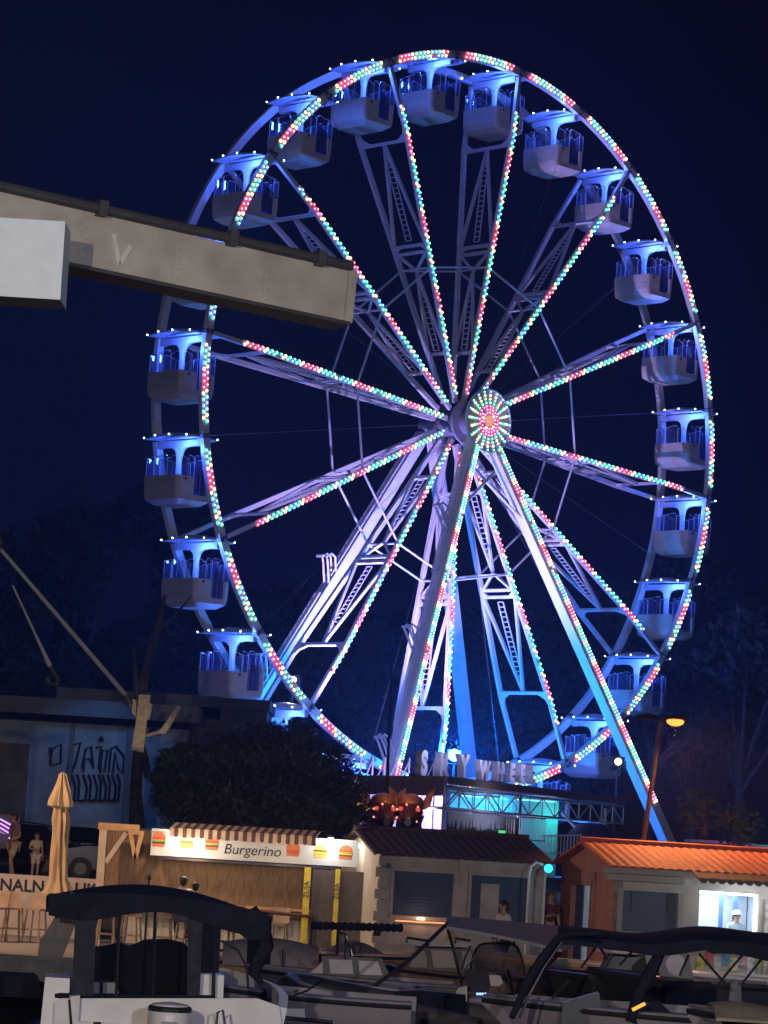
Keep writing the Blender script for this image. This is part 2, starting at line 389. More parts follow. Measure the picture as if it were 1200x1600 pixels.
    roof = rf.build('roof', roof_m, g)
    bb = MB()
    for u, v in ((0, 0), (0, .33), (0, .66), (0, 1), (1, 0), (1, .33), (1, .66), (1, 1), (.5, 0), (.5, 1)):
        p = rz(u, v); 
        bb.ball(p+V((0, 0, .03)), .03, 0, 6)
    bb.build('roof_bulbs', bulb_white, roof)
    lt = lamp('POINT', 'roof_light', (-.2, -.25, -.20), 300, (.055, .15, 1), .18, g)
    lt.location = (-.55, -.75, -.62)
    return g
ORD = ['topmost', 'first', 'second', 'third', 'fourth', 'fifth', 'sixth', 'seventh', 'eighth', 'ninth', 'tenth', 'eleventh', 'twelfth', 'thirteenth', 'fourteenth',
       'fifteenth', 'sixteenth', 'seventeenth', 'eighteenth', 'nineteenth', 'twentieth', 'twenty first', 'twenty second', 'twenty third']
proto = make_gondola()
for k in range(24):
    g = proto if k == 0 else copy_tree(proto)
    a = NODE[k]; g.location = MC+tv*RW*sin(a)+V((0, 0, RW*cos(a))); g.rotation_euler.z = AZ
    q = (k-1) % 24
    g['label'] = ('white gondola at the very top of the ferris wheel' if q == 0 else
                  'white gondola left of the topmost one, under the crown of the rim' if q == 23 else
                  'white gondola, %s clockwise from the topmost one, %s' % (ORD[q], 'at the end of a lit spoke' if k % 2 else 'between two lit spokes'))

# ------------------------------------------------------------------ support frame
ZG = 1.2 - MC.z
frame = thing('support_frame', 'white A frame tower of four leaning legs carrying the ferris wheel hub', 'support frame', MC, AZ)
for sx_, sn in ((-1, -1), (1, -1), (-1, 1), (1, 1)):           # sn -1 = front (towards -y)
    H = V((sx_*.35, sn*1.62, -.45)); Fo = V((sx_*10.1, sn*6.3, ZG)); d = (Fo-H).normalized()
    side = d.cross(V((0, 1, 0))).normalized(); fn = V((0, sn, 0)); fn = (fn-d*fn.dot(d)).normalized()
    mb = MB().beam(H, Fo, .48, .50, fn).beam(Fo-d*.8, Fo, .9, .8, fn)
    leg = mb.build('leg', white_steel, frame)
    tr = MB()
    for f0 in (.02, .3, .62): tr.beam(H+(Fo-H)*f0+fn*.27, H+(Fo-H)*(f0+.25)+fn*.27, .2, .05, fn)
    if sn < 0:
        st = MB(); L = (Fo-H).length; n = 118; f1 = .80 if sx_ < 0 else .80
        sd = side if side.x > 0 else -side
        for i in range(n):
            for q in (-1, 1):
                p = H+(Fo-H)*(.04+(f1-.04)*i/(n-1))+fn*.262+sd*(.07+q*.075)
                bulb(st, p, fn, SEQ[(i*6//10+5) % 12], .074)
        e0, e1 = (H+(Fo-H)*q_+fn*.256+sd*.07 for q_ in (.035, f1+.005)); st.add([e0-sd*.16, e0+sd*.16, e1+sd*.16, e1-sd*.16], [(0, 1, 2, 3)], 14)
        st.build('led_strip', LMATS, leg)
    if sx_ < 0:
        for f0 in ((.22, .50, .74) if sn < 0 else (.33, .56)):
            p = H+(Fo-H)*f0; b = MB(); out = V((-1, 0, .1)); 
            for q in (-.14, .14):
                e0 = p+V((-.25, q, 0)); pts = [e0+d*.6, e0+out*.75-d*.35, e0+out*.95-d*.55, e0+out*.8-d*.75, e0+out*.5-d*.65, e0]
                b.tube(pts, .05, 6)
            b.beam(p+out*.9+V((-.2, -.2, .5)), p+out*.9+V((-.2, .2, .5)), .1, .1)
            b.build('hinge_bracket', white_steel, leg)
        for f0, f1 in ((.05, .34), (.38, .68)):
            lb = MB()
            for q in (-.16, .16): lb.beam(H+(Fo-H)*f0+V((-.40, q, 0)), H+(Fo-H)*f1+V((-.40, q, 0)), .05, .05)
            for i in range(18):
                pp = H+(Fo-H)*(f0+(f1-f0)*i/17)+V((-.40, 0, 0)); lb.beam(pp-V((0, .16, 0)), pp+V((0, .16, 0)), .035, .035)
            lb.build('ladder', white_steel, leg)
MB().prism([V((.48*sin(i*pi/12), -1.78, .48*cos(i*pi/12)-.05)) for i in range(24)], (0, 0, 0), (0, .28, 0)).build('bearing', mat('hub_grey', (0, 0, 0)), frame)
for sx_ in (-1, 1):
    H = V((sx_*.35, -1.62, -.45)); Fo = V((sx_*10.1, -6.3, ZG)); p = H+(Fo-H)*.20
    MB().tube([V((-.6, -1.9, -2.2)) if sx_ > 0 else V((.6, -1.9, -2.2)), p], .07, 6).build('brace', white_steel, frame)
# coloured floodlights at the foot of the ride; the violet ones are added fill
def flood(px, py, Y, c, power, label, aim, r=.22, ec=None, es=12, spot=R(150)):
    p = at(px, py, Y); t = thing('floodlight', label, 'floodlight', p, 0, 'floodlights at the foot of the wheel')
    g = 1 if spot and aim[1] > 0 else -1
    MB().box((0, -g*.12, 0), (.55, .18, .42)).beam((-.32, -g*.1, -.35), (-.32, -g*.1, .05), .05, .05).beam((.32, -g*.1, -.35), (.32, -g*.1, .05), .05, .05).beam((-.34, -g*.1, -.36), (.34, -g*.1, -.36), .05, .05).tube([(0, -g*.1, -.36), (0, -g*.1, 1.3-p.z)], .05, 6).build('housing', dark_metal, t)
    MB().prism([V((r*cos(i*pi/8), 0, r*sin(i*pi/8))) for i in range(16)], (0, -g*.03, 0), (0, g*.05, 0)).build('lens', emit('lens_%d_%d' % (px, py), ec or c, es), t)
    lamp('SPOT', 'beam', (0, g*.14, 0), power, c, .2, t, V(aim), spot, .6) if spot else lamp('POINT', 'beam', (0, -.3, .3), power, c, .25, t)
    return t
blue = (.03, .16, 1)
flood(710, 1180, 123, (.01, .22, 1), 9000, 'glaring blue floodlight facing forward above the sign letters', (0, 12, 9), .26, (.05, .5, 1), 30, None)
flood(393, 1126, 121, (.03, .35, 1), 500, 'small cyan floodlight glowing behind the dark bush', (-1, 6, 5), .2, (.1, .7, 1), 8, None)
flood(458, 1062, 124, (1, .8, .35), 150, 'pale yellow floodlight shining past the lower left rim', (1, -5, -1), .14, (1, .85, .45), 8)
flood(966, 1190, 119, (1, .75, .35), 150, 'small warm floodlight on the right front tower leg', (0, -5, 0), .14, (1, .8, .5), 8)
flood(620, 1254, 116, (.54, .38, 1), 32000, 'added violet fill light aimed up the wheel from behind the canopy', (.8, 9, 20), .2, (.4, .3, 1), 3, R(84))  # unseen source added to tint the steelwork violet

flood(540, 1232, 107, (.42, .36, 1), 500, 'added violet fill light aimed up the left of the wheel from behind the dark tree', (2.6, 11, 8), .2, (.4, .3, 1), 3, R(76))  # added fill for the left side of the wheel

flood(500, 1240, 100, (.48, .34, 1), 1300, 'added violet fill light in the dark tree aimed at the left front tower leg', (3.2, 19, 6), .16, (.4, .3, 1), 2, R(42))  # extra fill added to brighten the left front leg

# ------------------------------------------------------------------ ride platform and canopy
deck_m = mat('ride_deck', (.12, .12, .15), .6)
plat = thing('ride_platform', 'low dark boarding platform under the ferris wheel with cyan lit railings', 'platform', (3.5, 116, 1.2), R(30))
MB().box((0, 0, .25), (15, 7, .5)).build('deck', deck_m, plat)
for i in range(3): MB().box((0, -3.6-.3*i, .4-.16*i), (2.4, .3, .16)).build('step', deck_m, plat)
tri = dict(A=at(546, 1211, 103), B=at(696, 1213, 98), C=at(975, 1247, 119))
can = thing('entrance_canopy', 'brown fascia and open steel truss canopy over the ride entrance', 'canopy', (tri['B'].x, tri['B'].y, 1.2))
O = V(can.location); A, B, Cc = tri['A']-O, tri['B']-O, tri['C']-O
brown = mat('brown_paint', (.34, .22, .21), .6, 0, .15)
MB().beam(A-V((0, 0, .33)), B-V((0, 0, .33)), .14, .66).build('fascia', brown, can)
MB().beam(B-V((0, 0, .12)), Cc-V((0, 0, .12)), .16, .26).build('top_rail', brown, can)
truss = MB(); dn = V((0, 0, -1.05)); n = 14
back = V((-2.0, 3.2, 0))
for off in (V((0, 0, 0)), back):
    truss.beam(B+dn*.35+off, Cc+dn*.35+off, .06, .06); truss.beam(B+dn+off, Cc+dn+off, .07, .07)
    for i in range(n+1):
        p = B+(Cc-B)*(i/n)+off; truss.beam(p+dn*.3, p+dn, .045, .045)
        if i < n: q = B+(Cc-B)*((i+1)/n)+off; truss.beam(p+dn*(.35 if i % 2 else 1), q+dn*(1 if i % 2 else .35), .04, .04)
for i in range(0, n+1, 2): p = B+(Cc-B)*(i/n)+dn; truss.beam(p, p+back, .05, .05)
truss.build('truss', white_steel, can)
q = at(934, 1330, 115)-O
for p in (Cc*.88+B*.12, B, A): MB().beam((p.x, p.y, 0), (p.x, p.y, p.z-.5), .10, .10).build('post', white_steel, can)
MB().beam(at(878, 1270, 112)-O, at(930, 1325, 108)-O, .09, .09).build('brace', white_steel, can)
MB().tube([B+(A-B)*.45+V((0, -.2, -.7)), B+(A-B)*.45+V((0, -.2, -5.2))], .08, 8).build('post', dark_metal, can)
# lit back walls behind the canopy
lav = mat('lavender_tarp', (.55, .50, .72), .7, 0, .12, 3)
ce = MB().sheet(lambda u, v: B+(Cc-B)*u+back*v+V((0, 0, -.26-.03*sin(u*20))), 16, 4, .03); ce.build('ceiling', mat('ceiling_sheet', (.5, .5, .58), .6), can)
lamp('AREA', 'ceiling_light', (B+Cc)/2+back*.5+V((0, 0, -2.0)), 60, (.45, .5, 1), 2.0, can, (B+Cc)/2+back*.5)
p0, p1 = at(560, 1262, 107), at(694, 1262, 104)
tp = thing('tarp_screen', 'pale lavender tarpaulin screen behind the dragon heads', 'tarpaulin', ((p0.x+p1.x)/2, (p0.y+p1.y)/2, 1.2))
o_ = V(tp.location); d_ = (p1-p0); d_.z = 0
MB().sheet(lambda u, v: p0-o_+d_*u+V((0, .05*sin(u*30), -.2-p0.z+1.4+3.3*v)), 40, 4, .02, 0, (0, 1, 0)).build('sheet', lav, tp)
for i in range(8): a_ = p0-o_+d_*(i/7); MB().beam((a_.x, a_.y-.12, 0), (a_.x, a_.y-.12, 4.6), .06, .06).build('pole', white_steel, tp)
for i in range(7): a_ = p0-o_+d_*(i/7); b_ = p0-o_+d_*((i+1)/7); MB().beam((a_.x, a_.y-.16, 3.4), (b_.x, b_.y-.16, 4.5), .04, .04).build('diagonal', white_steel, tp)
lamp('AREA', 'tarp_light', (.2, -2.6, 3.0), 300, (.50, .42, 1), 1.2, tp, (.2, 0, 2.6))
cyw = mat('cyan_wall', (.45, .55, .60), .6, 0, .1)
c0, c1 = at(700, 1268, 112), at(862, 1272, 118); cc = (c0+c1)/2
bo = thing('ticket_cabin', 'low ride cabin washed in cyan light behind the truss', 'cabin', (cc.x, cc.y+.8, 1.2), R(20))
MB().box((0, .5, 1.8), (4.7, 1.8, 3.6)).build('wall', cyw, bo); MB().box((0, .5, 3.66), (5.0, 2.2, .12)).build('roof', deck_m, bo)
lamp('AREA', 'cyan_tube', (-.6, -2.0, 4.0), 260, (.03, .42, 1), 1.4, bo, (-.6, .5, 2.6))
lamp('AREA', 'green_tube', (2.2, -1.3, 3.0), 16, (.05, .9, .75), .5, bo, (2.0, .5, 1.8))
MB().box((0, -.72, 3.5), (4.2, .05, .05)).build('tube_lamp', emit('cyan_lamp', (.15, .7, 1), 3), bo)
# skyline banner and cash desk sign
s0, s1 = at(699, 1283, 100), at(812, 1290, 104); sd = s1-s0; ln = V((sd.x, sd.y, 0)).length; ang = math.atan2(sd.y, sd.x); mid = (s0+s1)/2
ban = thing('skyline_banner', 'pale banner with a dark jagged skyline above the cash desk sign', 'banner', (mid.x, mid.y, mid.z), ang)
MB().box((0, .02, 0), (ln, .05, .62)).build('board', mat('banner_white', (.42, .42, .55), .6), ban)
sk = MB(); x = -ln/2; rr = random.Random(3)
while x < ln/2-.05:
    wd = rr.uniform(.02, .06); h = .06+rr.random()**2*.36+.05*sin(x*5)
    sk.prism([V((x, 0, -.3)), V((x+wd, 0, -.3)), V((x+wd*.7, 0, -.3+h*.6)), V((x+wd/2, 0, -.3+h)), V((x+wd*.3, 0, -.3+h*.6))], (0, -.012, 0), (0, .008, 0)); x += wd*.8
sk.build('skyline', mat('ink', (.015, .017, .03), .8), ban)
k0 = mid+V((-.35, -.05, -.56))
ks = thing('cash_desk_sign', 'white cash desk sign reading KASA 1 below the skyline banner', 'sign', k0, ang)
MB().box((0, .02, 0), (2.0, .05, .40)).build('board', mat('sign_white', (.5, .5, .6), .5), ks)
text('lettering', 'KASA 1', .2, mat('ink', (0, 0, 0)), ks, (.25, -.012, -.07)); text('lettering', 'A  A', .16, mat('ink', (0, 0, 0)), ks, (-.75, -.012, -.05))
for p in (-.9, .9): MB().beam((p, .06, -.2), (p, .06, 1.2-k0.z), .06, .06).build('post', dark_metal, ks)
lamp('AREA', 'banner_fill', (0, -1.6, .5), 16, (.75, .8, 1), .8, ban, (0, 0, -.2))  # fill light added to brighten the banner
gp = at(784, 1303, 100)
gs = thing('green_lit_sign', 'small glowing green panel beside the cash desk sign', 'sign', gp, ang)
MB().box((0, .05, 0), (.46, .06, .3)).beam((0, .08, -.1), (0, .08, 1.2-gp.z), .06, .06).build('box', dark_metal, gs); MB().box((0, 0, 0), (.4, .04, .24)).build('panel', emit('green_panel', (.12, 1, .35), .8), gs)
def railing(p0, p1, h, n, label, light=None):
    o = (p0+p1)/2; t = thing('railing', label, 'railing', o, 0, 'railings by the ride entrance'); a, b = p0-o, p1-o; mb = MB(); U = V((0, 0, h))
    mb.beam(a+U, b+U, .05, .05); mb.beam(a+U*.15, b+U*.15, .04, .04); mb.build('rail', white_steel, t)
    for i in range(n+1): p = a+(b-a)*i/n; MB().beam(p, p+U, .03, .03).build('baluster', white_steel, t)
    for p in (a, b): MB().beam(p, V((p.x, p.y, 1.2-o.z)) if p.z+o.z > 1.25 else p+U*.1, .07, .07).build('post', white_steel, t)
    return t
r1 = railing(at(806, 1318, 102), at(850, 1320, 106), .95, 11, 'cyan lit railing at the top of the ride steps'); railing(at(790, 1316, 103), at(806, 1318, 102), .9, 4, 'short railing turning back beside the green panel')
railing(at(846, 1338, 103), at(906, 1338, 98), .72, 12, 'lower railing running down towards the orange kiosk')
# big sign letters over the canopy
l0, l1 = at(648, 1208, 101), at(836, 1223, 113); ang = math.atan2(l1.y-l0.y, l1.x-l0.x)
sg = thing('letter_sign', 'row of big pale letters reading SKY WHEEL on top of the canopy', 'sign', l0, ang)
Lm = mat('letter_white', (.55, .55, .62), .45, 0, .08); Ld = V((l1.x-l0.x, l1.y-l0.y, 0)).length
xs = [.045, .20, .36, .53, .66, .765, .86, .95]
for ch, f in zip('SKYWHEEL', xs): text('letter', ch, .1+(1.02 if f < .5 else .80), Lm, sg, (Ld*f, 0, (l1.z-l0.z)*f), (pi/2, 0, 0), .12, 0, .06, 1.12)
for q_ in (.12, .5, .85): lamp('POINT', 'letter_fill', (Ld*q_-.5, -1.1, (l1.z-l0.z)*q_+.9), 80, (.55, .55, 1), .15, sg)  # point fills added to brighten the letters
MB().box((Ld/2, .1, -.06), (Ld, .25, .08)).beam((.5, .1, -.1), (.5, .1, -1.6), .08, .08).beam((Ld*.9, .1, -.1), (Ld*.9, .1, -1.6), .08, .08).build('bracket', dark_metal, sg)
# dragon heads of the little coaster
gold = mat('dragon_gold', (.30, .13, .05), .35, .2, .5, 3); dred = mat('dragon_red', (.05, .012, .02), .35, 0, .5, 4)
def dragon(px, py, Y, rz, label):
    p = at(px, py, Y); t = thing('dragon_head', label, 'dragon figure', p, rz, 'dragon heads of the coaster ride')
    b = MB(); pr = [(-.75, .10, .30, -.1), (-.5, .34, .36, -.05), (-.15, .46, .46, .05), (.2, .44, .44, .08), (.5, .34, .30, -.05), (.85, .26, .22, -.15), (1.0, .12, .12, -.17)]
    vs = []; n = 10
    for x_, wy, hz, z0 in pr:
        for k in range(n): a = 2*pi*k/n; vs.append((wy*cos(a), -x_, z0+hz*sin(a)))
    fs = [(i*n+k, i*n+(k+1) % n, (i+1)*n+(k+1) % n, (i+1)*n+k) for i in range(len(pr)-1) for k in range(n)]+[tuple(range(n)), tuple((len(pr)-1)*n+k for k in reversed(range(n)))]
    b.add(vs, fs); b.build('head', dred, t, True)
    MB().ball((0, .15, .45), .42, 0, 10, (1, 1.2, .75)).build('crest', gold, t, True)
    for s in (-1, 1):
        MB().prism([V((s*.30, .1, .2)), V((s*.62, .1, .35)), V((s*.74, .2, .95)), V((s*.52, .3, .80)), V((s*.36, .25, .5))], (0, 0, 0), (0, .14, 0)).build('ear', gold, t)
        MB().ball((s*.27, -.40, .25), .075, 0, 8).build('eye', emit('dragon_eye', (1, .12, .08), .8), t)
        MB().ball((s*.1, -.95, -.05), .05, 0, 6).build('nostril', dred, t)
    MB().tube([(0, .6, -.1), (0, 1.0, -.5), (0, 1.1, -1.6)], [.35, .38, .45], 10).build('neck', gold, t, True)
    for q in range(7): MB().ball((.42*cos(q*.9), -.2-.1*q, .1+.3*sin(q*.9)), .035, 0, 5).build('jewel_bulb', emit('jewel', (1, .25, .2), 2.5), t)
    lamp('POINT', 'neck_light', (.2, -.9, 1.1), 14, (1, .5, .25), .1, t)
dragon(598, 1276, 92, R(8), 'red and gold dragon head, left of the two on the coaster')
dragon(640, 1277, 92, R(-4), 'dark dragon head with red eyes, right of the two on the coaster')
hs = at(560, 1262, 93); hl = thing('lantern', 'glowing orange lantern left of the dragon heads', 'lantern', hs)
MB().lathe([(.05, -.12), (.3, -.1), (.36, .0), (.2, .14), (.05, .18)], (0, 0, 0), 10).build('shade', emit('lantern_orange', (1, .45, .05), 1.6), hl); MB().tube([(0, .1, -.1), (0, .1, 1.2-hs.z)], .05).build('post', dark_metal, hl)

# ------------------------------------------------------------------ street lamps
def street_lamp(p, h, label, power, arm=V((.55, -.3, 0)), tilt=0.0, c=(1, .36, .08), aim_=V((0, -.2, -3))):
    t = thing('street_lamp', label, 'street lamp', p, 0, 'orange street lamps'); top = V((tilt*h, 0, h))
    MB().tube([(0, 0, 0), top*.5, top], [.075, .065, .05], 10).tube([top*.02, (0, 0, .05)], .1, 10).build('pole', mat('lamp_pole', (.06, .045, .04), .5, .3), t)
    for s in (-1, 1):
        hd = MB(); a = top+V((0, 0, .02)); b = top+arm*s*.9+V((0, 0, .08))
        hd.tube([a, b], .04, 8); hd.lathe([(.05, .12), (.2, .08), (.24, .0), (.16, -.04)], b, 12, 0, 1.2, .8); h_ = hd.build('lamp_head', dark_metal, t)
        if s > 0:
            MB().ball(b+V((0, -.02, -.06)), .19, 0, 10, (1.1, .9, .6)).build('lens', emit('sodium', (1, .24, .04), 3.2), h_)
            lamp('SPOT', 'sodium_lamp', b+V((0, 0, -.22)), power, c, .14, t, b+aim_, R(142), .7)
    return t
pb = at(1004, 1330, 68.2)
street_lamp((pb.x-.30, pb.y, 0), 5.95, 'orange lit street lamp on a leaning pole behind the orange kiosk', 2300, V((.35, -.25, 0)), .098, (1, .36, .12), V((1.2, -1.4, -2.6)))
street_lamp((-10.6, 64, 0), 6.4, 'street lamp on the quay out by the closed parasol', 2200, c=(1, .62, .38), aim_=V((1.5, 1, -3)))
# harbour lamps behind the viewer that light the moored boats and crane
for x_, lb in ((-9, 'tall harbour lamp behind the viewer on the left'), (11, 'tall harbour lamp behind the viewer on the right')):
    t = thing('harbour_lamp', lb, 'lamp post', (x_, -8, -1), 0, 'harbour lamps behind the viewer')
    MB().tube([(0, 0, 0), (0, 0, 9.4)], .09).tube([(0, 0, 9.3), (0, 1.2, 9.7)], .05).build('pole', dark_metal, t)
    MB().box((0, 1.3, 9.66), (.3, .7, .12)).build('lamp_head', dark_metal, t)
    lamp('POINT', 'lamp_glow', (0, 1.3, 9.4), 19000 if x_ < 0 else 15000, (1, .83, .66) if x_ < 0 else (.86, .86, 1), .25, t)

# ------------------------------------------------------------------ crane
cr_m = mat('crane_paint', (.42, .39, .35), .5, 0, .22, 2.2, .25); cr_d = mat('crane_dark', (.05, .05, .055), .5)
Yc = 30
a0 = at(-60, 336, Yc-1.0); a1 = at(537, 467, Yc+1.2); cn = thing('crane_jib', 'pale grey crane jib reaching in from the left with a scratched mark', 'crane', a0)
dd = a1-a0; L = dd.length; dd.normalize(); up_ = V((0, 0, 1)); up_ = (up_-dd*up_.dot(dd)).normalized(); sd_ = dd.cross(up_)
h0, h1 = .58, .56
def cpt(f, s, y): hh = h0+(h1-h0)*f; return dd*L*f+up_*hh/2*s+sd_*y
mb = MB(); mb.add([cpt(f, s, y) for f in (0, 1) for s, y in ((-1, .16), (1, .16), (1, -.16), (-1, -.16))], [(3, 2, 1, 0), (4, 5, 6, 7), (0, 1, 5, 4), (1, 2, 6, 5), (2, 3, 7, 6), (3, 0, 4, 7)])
jib = mb.build('beam', cr_m, cn)
sm_ = MB()
for f in (.28, .52, .76):
    c0_, c1_ = cpt(f, -1, .163), cpt(f, 1, .163); sm_.beam(c0_, c1_, .018, .006, sd_)
    for q_ in range(5): c_ = c0_+(c1_-c0_)*(.12+.19*q_)+dd*.06; sm_.ball(c_, .012, 0, 6)
sm_.build('weld_seams', cr_m, jib)
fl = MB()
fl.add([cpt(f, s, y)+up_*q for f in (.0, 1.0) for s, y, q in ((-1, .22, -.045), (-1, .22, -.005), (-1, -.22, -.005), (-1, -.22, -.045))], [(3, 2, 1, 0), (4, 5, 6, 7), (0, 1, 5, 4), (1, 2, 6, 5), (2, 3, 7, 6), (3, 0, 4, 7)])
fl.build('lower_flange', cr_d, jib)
pp = [cpt(f, 1, .20)+up_*.05 for f in (0, .35, .6, .85, .99)]
mb = MB().tube(pp, .055, 10)
for f in (.32, .66, .9): c_ = cpt(f, 1, .2)+up_*.05; mb.beam(c_-dd*.05, c_+dd*.05, .15, .16, up_)
mb.build('pipe', cr_d, jib)
mb = MB(); e_ = dd*L*.985
mb.prism([e_+up_*s*h1*.52+sd_*y for s, y in ((-1, .2), (1, .2), (1, -.2), (-1, -.2))], (0, 0, 0), dd*.10); mb.build('end_plate', cr_m, jib)
b0 = at(46, 412, Yc-1.3)-a0
MB().box(b0, (.74, .55, .80), 0, 0, .98).build('control_box', mat('box_white', (.70, .80, .90), .5, 0, .05), cn).rotation_euler = (0, 0, 0)
mb = MB(); M_ = lambda px, py: at(px, py, Yc-.42)-a0+sd_*.0
for s in (((178, 366), (186, 414)), ((204, 384), (186, 414))):
    f_ = [a1+(at(p[0], p[1], Yc)-a1) for p in s]
    ps = []
    for p in s:
        d_ = at(p[0], p[1], 1)-V((0, 0, CAMZ)); n_ = sd_; q0 = a0+sd_*.165
        tt = (q0-V((0, 0, CAMZ))).dot(n_)/d_.dot(n_); ps.append(V((0, 0, CAMZ))+d_*tt-a0+sd_*.003)
    mb.beam(ps[0], ps[1], .008, .05, up_)
mb.build('scratched_mark', mat('scratch', (.62, .60, .56), .8), jib)
# lifting rod and hook line
y2 = 33
p0, p1 = at(-6, 850, y2), at(196, 1086, y2+3)
lr = thing('lifting_rod', 'thin pale lifting rod slanting down from the left edge', 'rod', p0)
MB().tube([V((0, 0, 0)), (p1-p0)*.65, p1-p0], [.022, .028, .032], 8).build('rod', mat('rod_grey', (.30, .30, .31), .5), lr); MB().ball((0, 0, .02), .09, 0, 8).tube([p1-p0, p1-p0+V((.06, 0, -.12))], .05).build('end_fitting', dark_metal, lr)
p0, p1 = at(20, 915, y2+5), at(78, 1040, y2+6)
lh = thing('hook_line', 'thin dark hook line hanging left of the lifting rod', 'hook', p0)
d_ = p1-p0; MB().tube([V((0, 0, 0)), d_*.6, d_], [.014, .018, .035], 6).build('line', mat('rod_grey', (0, 0, 0)), lh)
MB().tube([d_+V((.0, 0, 0)), d_+V((.06, 0, -.10)), d_+V((.12, 0, -.16)), d_+V((.10, 0, -.26)), d_+V((0, 0, -.24)), d_+V((-.03, 0, -.16))], .035, 8).build('hook', dark_metal, lh)

# ------------------------------------------------------------------ graffiti building, background trees
conc = mat('concrete', (.16, .17, .19), .9, 0, .3, .8, .3); bw = mat('pale_wall', (.30, .33, .36), .9, 0, .3, .9, .3)
g0 = at(-70, 1130, 97); g1 = at(296, 1130, 99); gb = thing('low_building', 'low flat roofed concrete building with graffiti on its pale wall', 'building', (0, 98, 1.2))
xa, xb = g0.x, g1.x; hgt = at(100, 1128, 97).z-1.2; top = at(100, 1072, 97).z-1.2
MB().box(((xa+xb)/2, 3, hgt/2), (xb-xa, 6, hgt)).build('wall', bw, gb)
MB().box(((xa+xb)/2, 2.6, (hgt+top)/2-.1), (xb-xa+.8, 7.4, (top-hgt)*.45)).box(((xa+xb)/2+2, 4, top-.3), (xb-xa-2, 4, .8)).build('roof', conc, gb)
MB().box((at(90, 1200, 97).x-2.6, -.02, hgt*.42), (3.0, .1, hgt*.84)).build('door', mat('brown_door', (.14, .11, .08), .8, 0, .4, 1.5), gb)
MB().box((at(105, 1200, 97).x, -.06, hgt*.5), (.14, .12, hgt)).box((at(199, 1200, 97).x, -.08, hgt*.5), (.35, .3, hgt)).build('pilaster', conc, gb)
MB().box((xb+1.3, 4.5, 2.9), (2.6, 5, 5.8)).box((xb+1.35, 4.3, 5.95), (2.7, 5.6, .35)).build('side_wing', mat('wing_wall', (.07, .08, .09), .9, 0, .4, .7), gb)
gr = MB(); rr = random.Random(5)
def stroke(pts, r=.045): gr.tube([at(x_, y_, 97.92)-V((0, 98, 1.2)) for x_, y_ in pts], r, 5)
letters = [[(78, 1192), (82, 1170), (96, 1162), (95, 1192), (80, 1196), (78, 1168)], [(110, 1165), (126, 1160), (118, 1192), (112, 1206), (106, 1204), (112, 1170)], [(128, 1200), (134, 1170), (142, 1166), (146, 1200), (140, 1186), (132, 1186), (130, 1206)],
           [(150, 1168), (158, 1166), (154, 1200), (163, 1206), (168, 1172), (160, 1172), (156, 1208)], [(170, 1206), (173, 1170), (181, 1166), (194, 1182), (192, 1208), (184, 1200), (180, 1176), (176, 1208)]]
for l_ in letters: stroke(l_)
for x0 in (112, 130, 146, 160, 175): stroke([(x0, 1210), (x0+6, 1230), (x0+4, 1248), (x0-6, 1252), (x0+10, 1250), (x0+12, 1222), (x0+8, 1210)], .05)
stroke([(156, 1158), (158, 1153), (160, 1158)], .09)
gr.build('graffiti', mat('graffiti_ink', (.02, .03, .07), .8), gb)
lamp('SPOT', 'wall_wash', (at(160, 1000, 90).x, -5, 6.5), 320, (.08, .3, .9), .3, gb, (at(150, 1200, 97).x, 0, 2.5), R(70), .8)

leaf_far = mat('leaf_far', (.020, .024, .018), .8, 0, .5, 1.5); leaf_bush = mat('leaf_bush', (.050, .055, .036), .55, 0, .5, 2, 0, .5); bark = mat('bark', (.06, .052, .046), .9, 0, .4, 3, .5)
def leaves(mb, c, rad, n, s, rr, squash=.8, hollow=.35):
    for _ in range(n):
        d_ = V((rr.gauss(0, 1), rr.gauss(0, 1), rr.gauss(0, 1))).normalized(); q = hollow+(1-hollow)*rr.random()**.5
        p = V(c)+V((d_.x*rad*q, d_.y*rad*q, d_.z*rad*q*squash)); a = V((rr.gauss(0, 1), rr.gauss(0, 1), rr.gauss(0, 1))).normalized(); b = a.cross(d_ if abs(a.dot(d_)) < .95 else V((0, 0, 1))).normalized(); k = s*rr.uniform(.6, 1.4)
        mb.add([p-a*k, p+b*k*.35, p+a*k, p-b*k*.35], [(0, 1, 2, 3)])
def tree(name, label, loc, h, cr, seed, n=2600, leafsize=.22, trunk_h=.45, cl=9, lm=None, group=None, lean=0, tr=.18):
    rr = random.Random(seed); t = thing(name, label, 'tree', loc, 0, group); mb = MB(); th = h*trunk_h
    tops = V((lean, 0, th)); mb.tube([(0, 0, -.2), tops*.5+V((.1*rr.uniform(-1, 1), 0, 0)), tops], [tr*1.25, tr, tr*.75], 9); cs = []
    for i in range(cl):
        a = rr.uniform(0, 2*pi); q = rr.uniform(.25, .75)*cr; z = th+(h-th)*rr.uniform(.05, .85); c = V((lean*1.4+q*cos(a), q*sin(a), z)); cs.append((c, cr*rr.uniform(.32, .55)))
        mb.tube([tops*rr.uniform(.75, 1), (tops+c)*.5+V((0, 0, .2)), c], [tr*.5, tr*.32, tr*.1], 6)
    mb.build('trunk', bark, t, True); cb = MB()
    for c, r_ in cs: leaves(cb, c, r_, n//cl, leafsize, rr)
    cb.build('crown', lm or leaf_far, t); return t
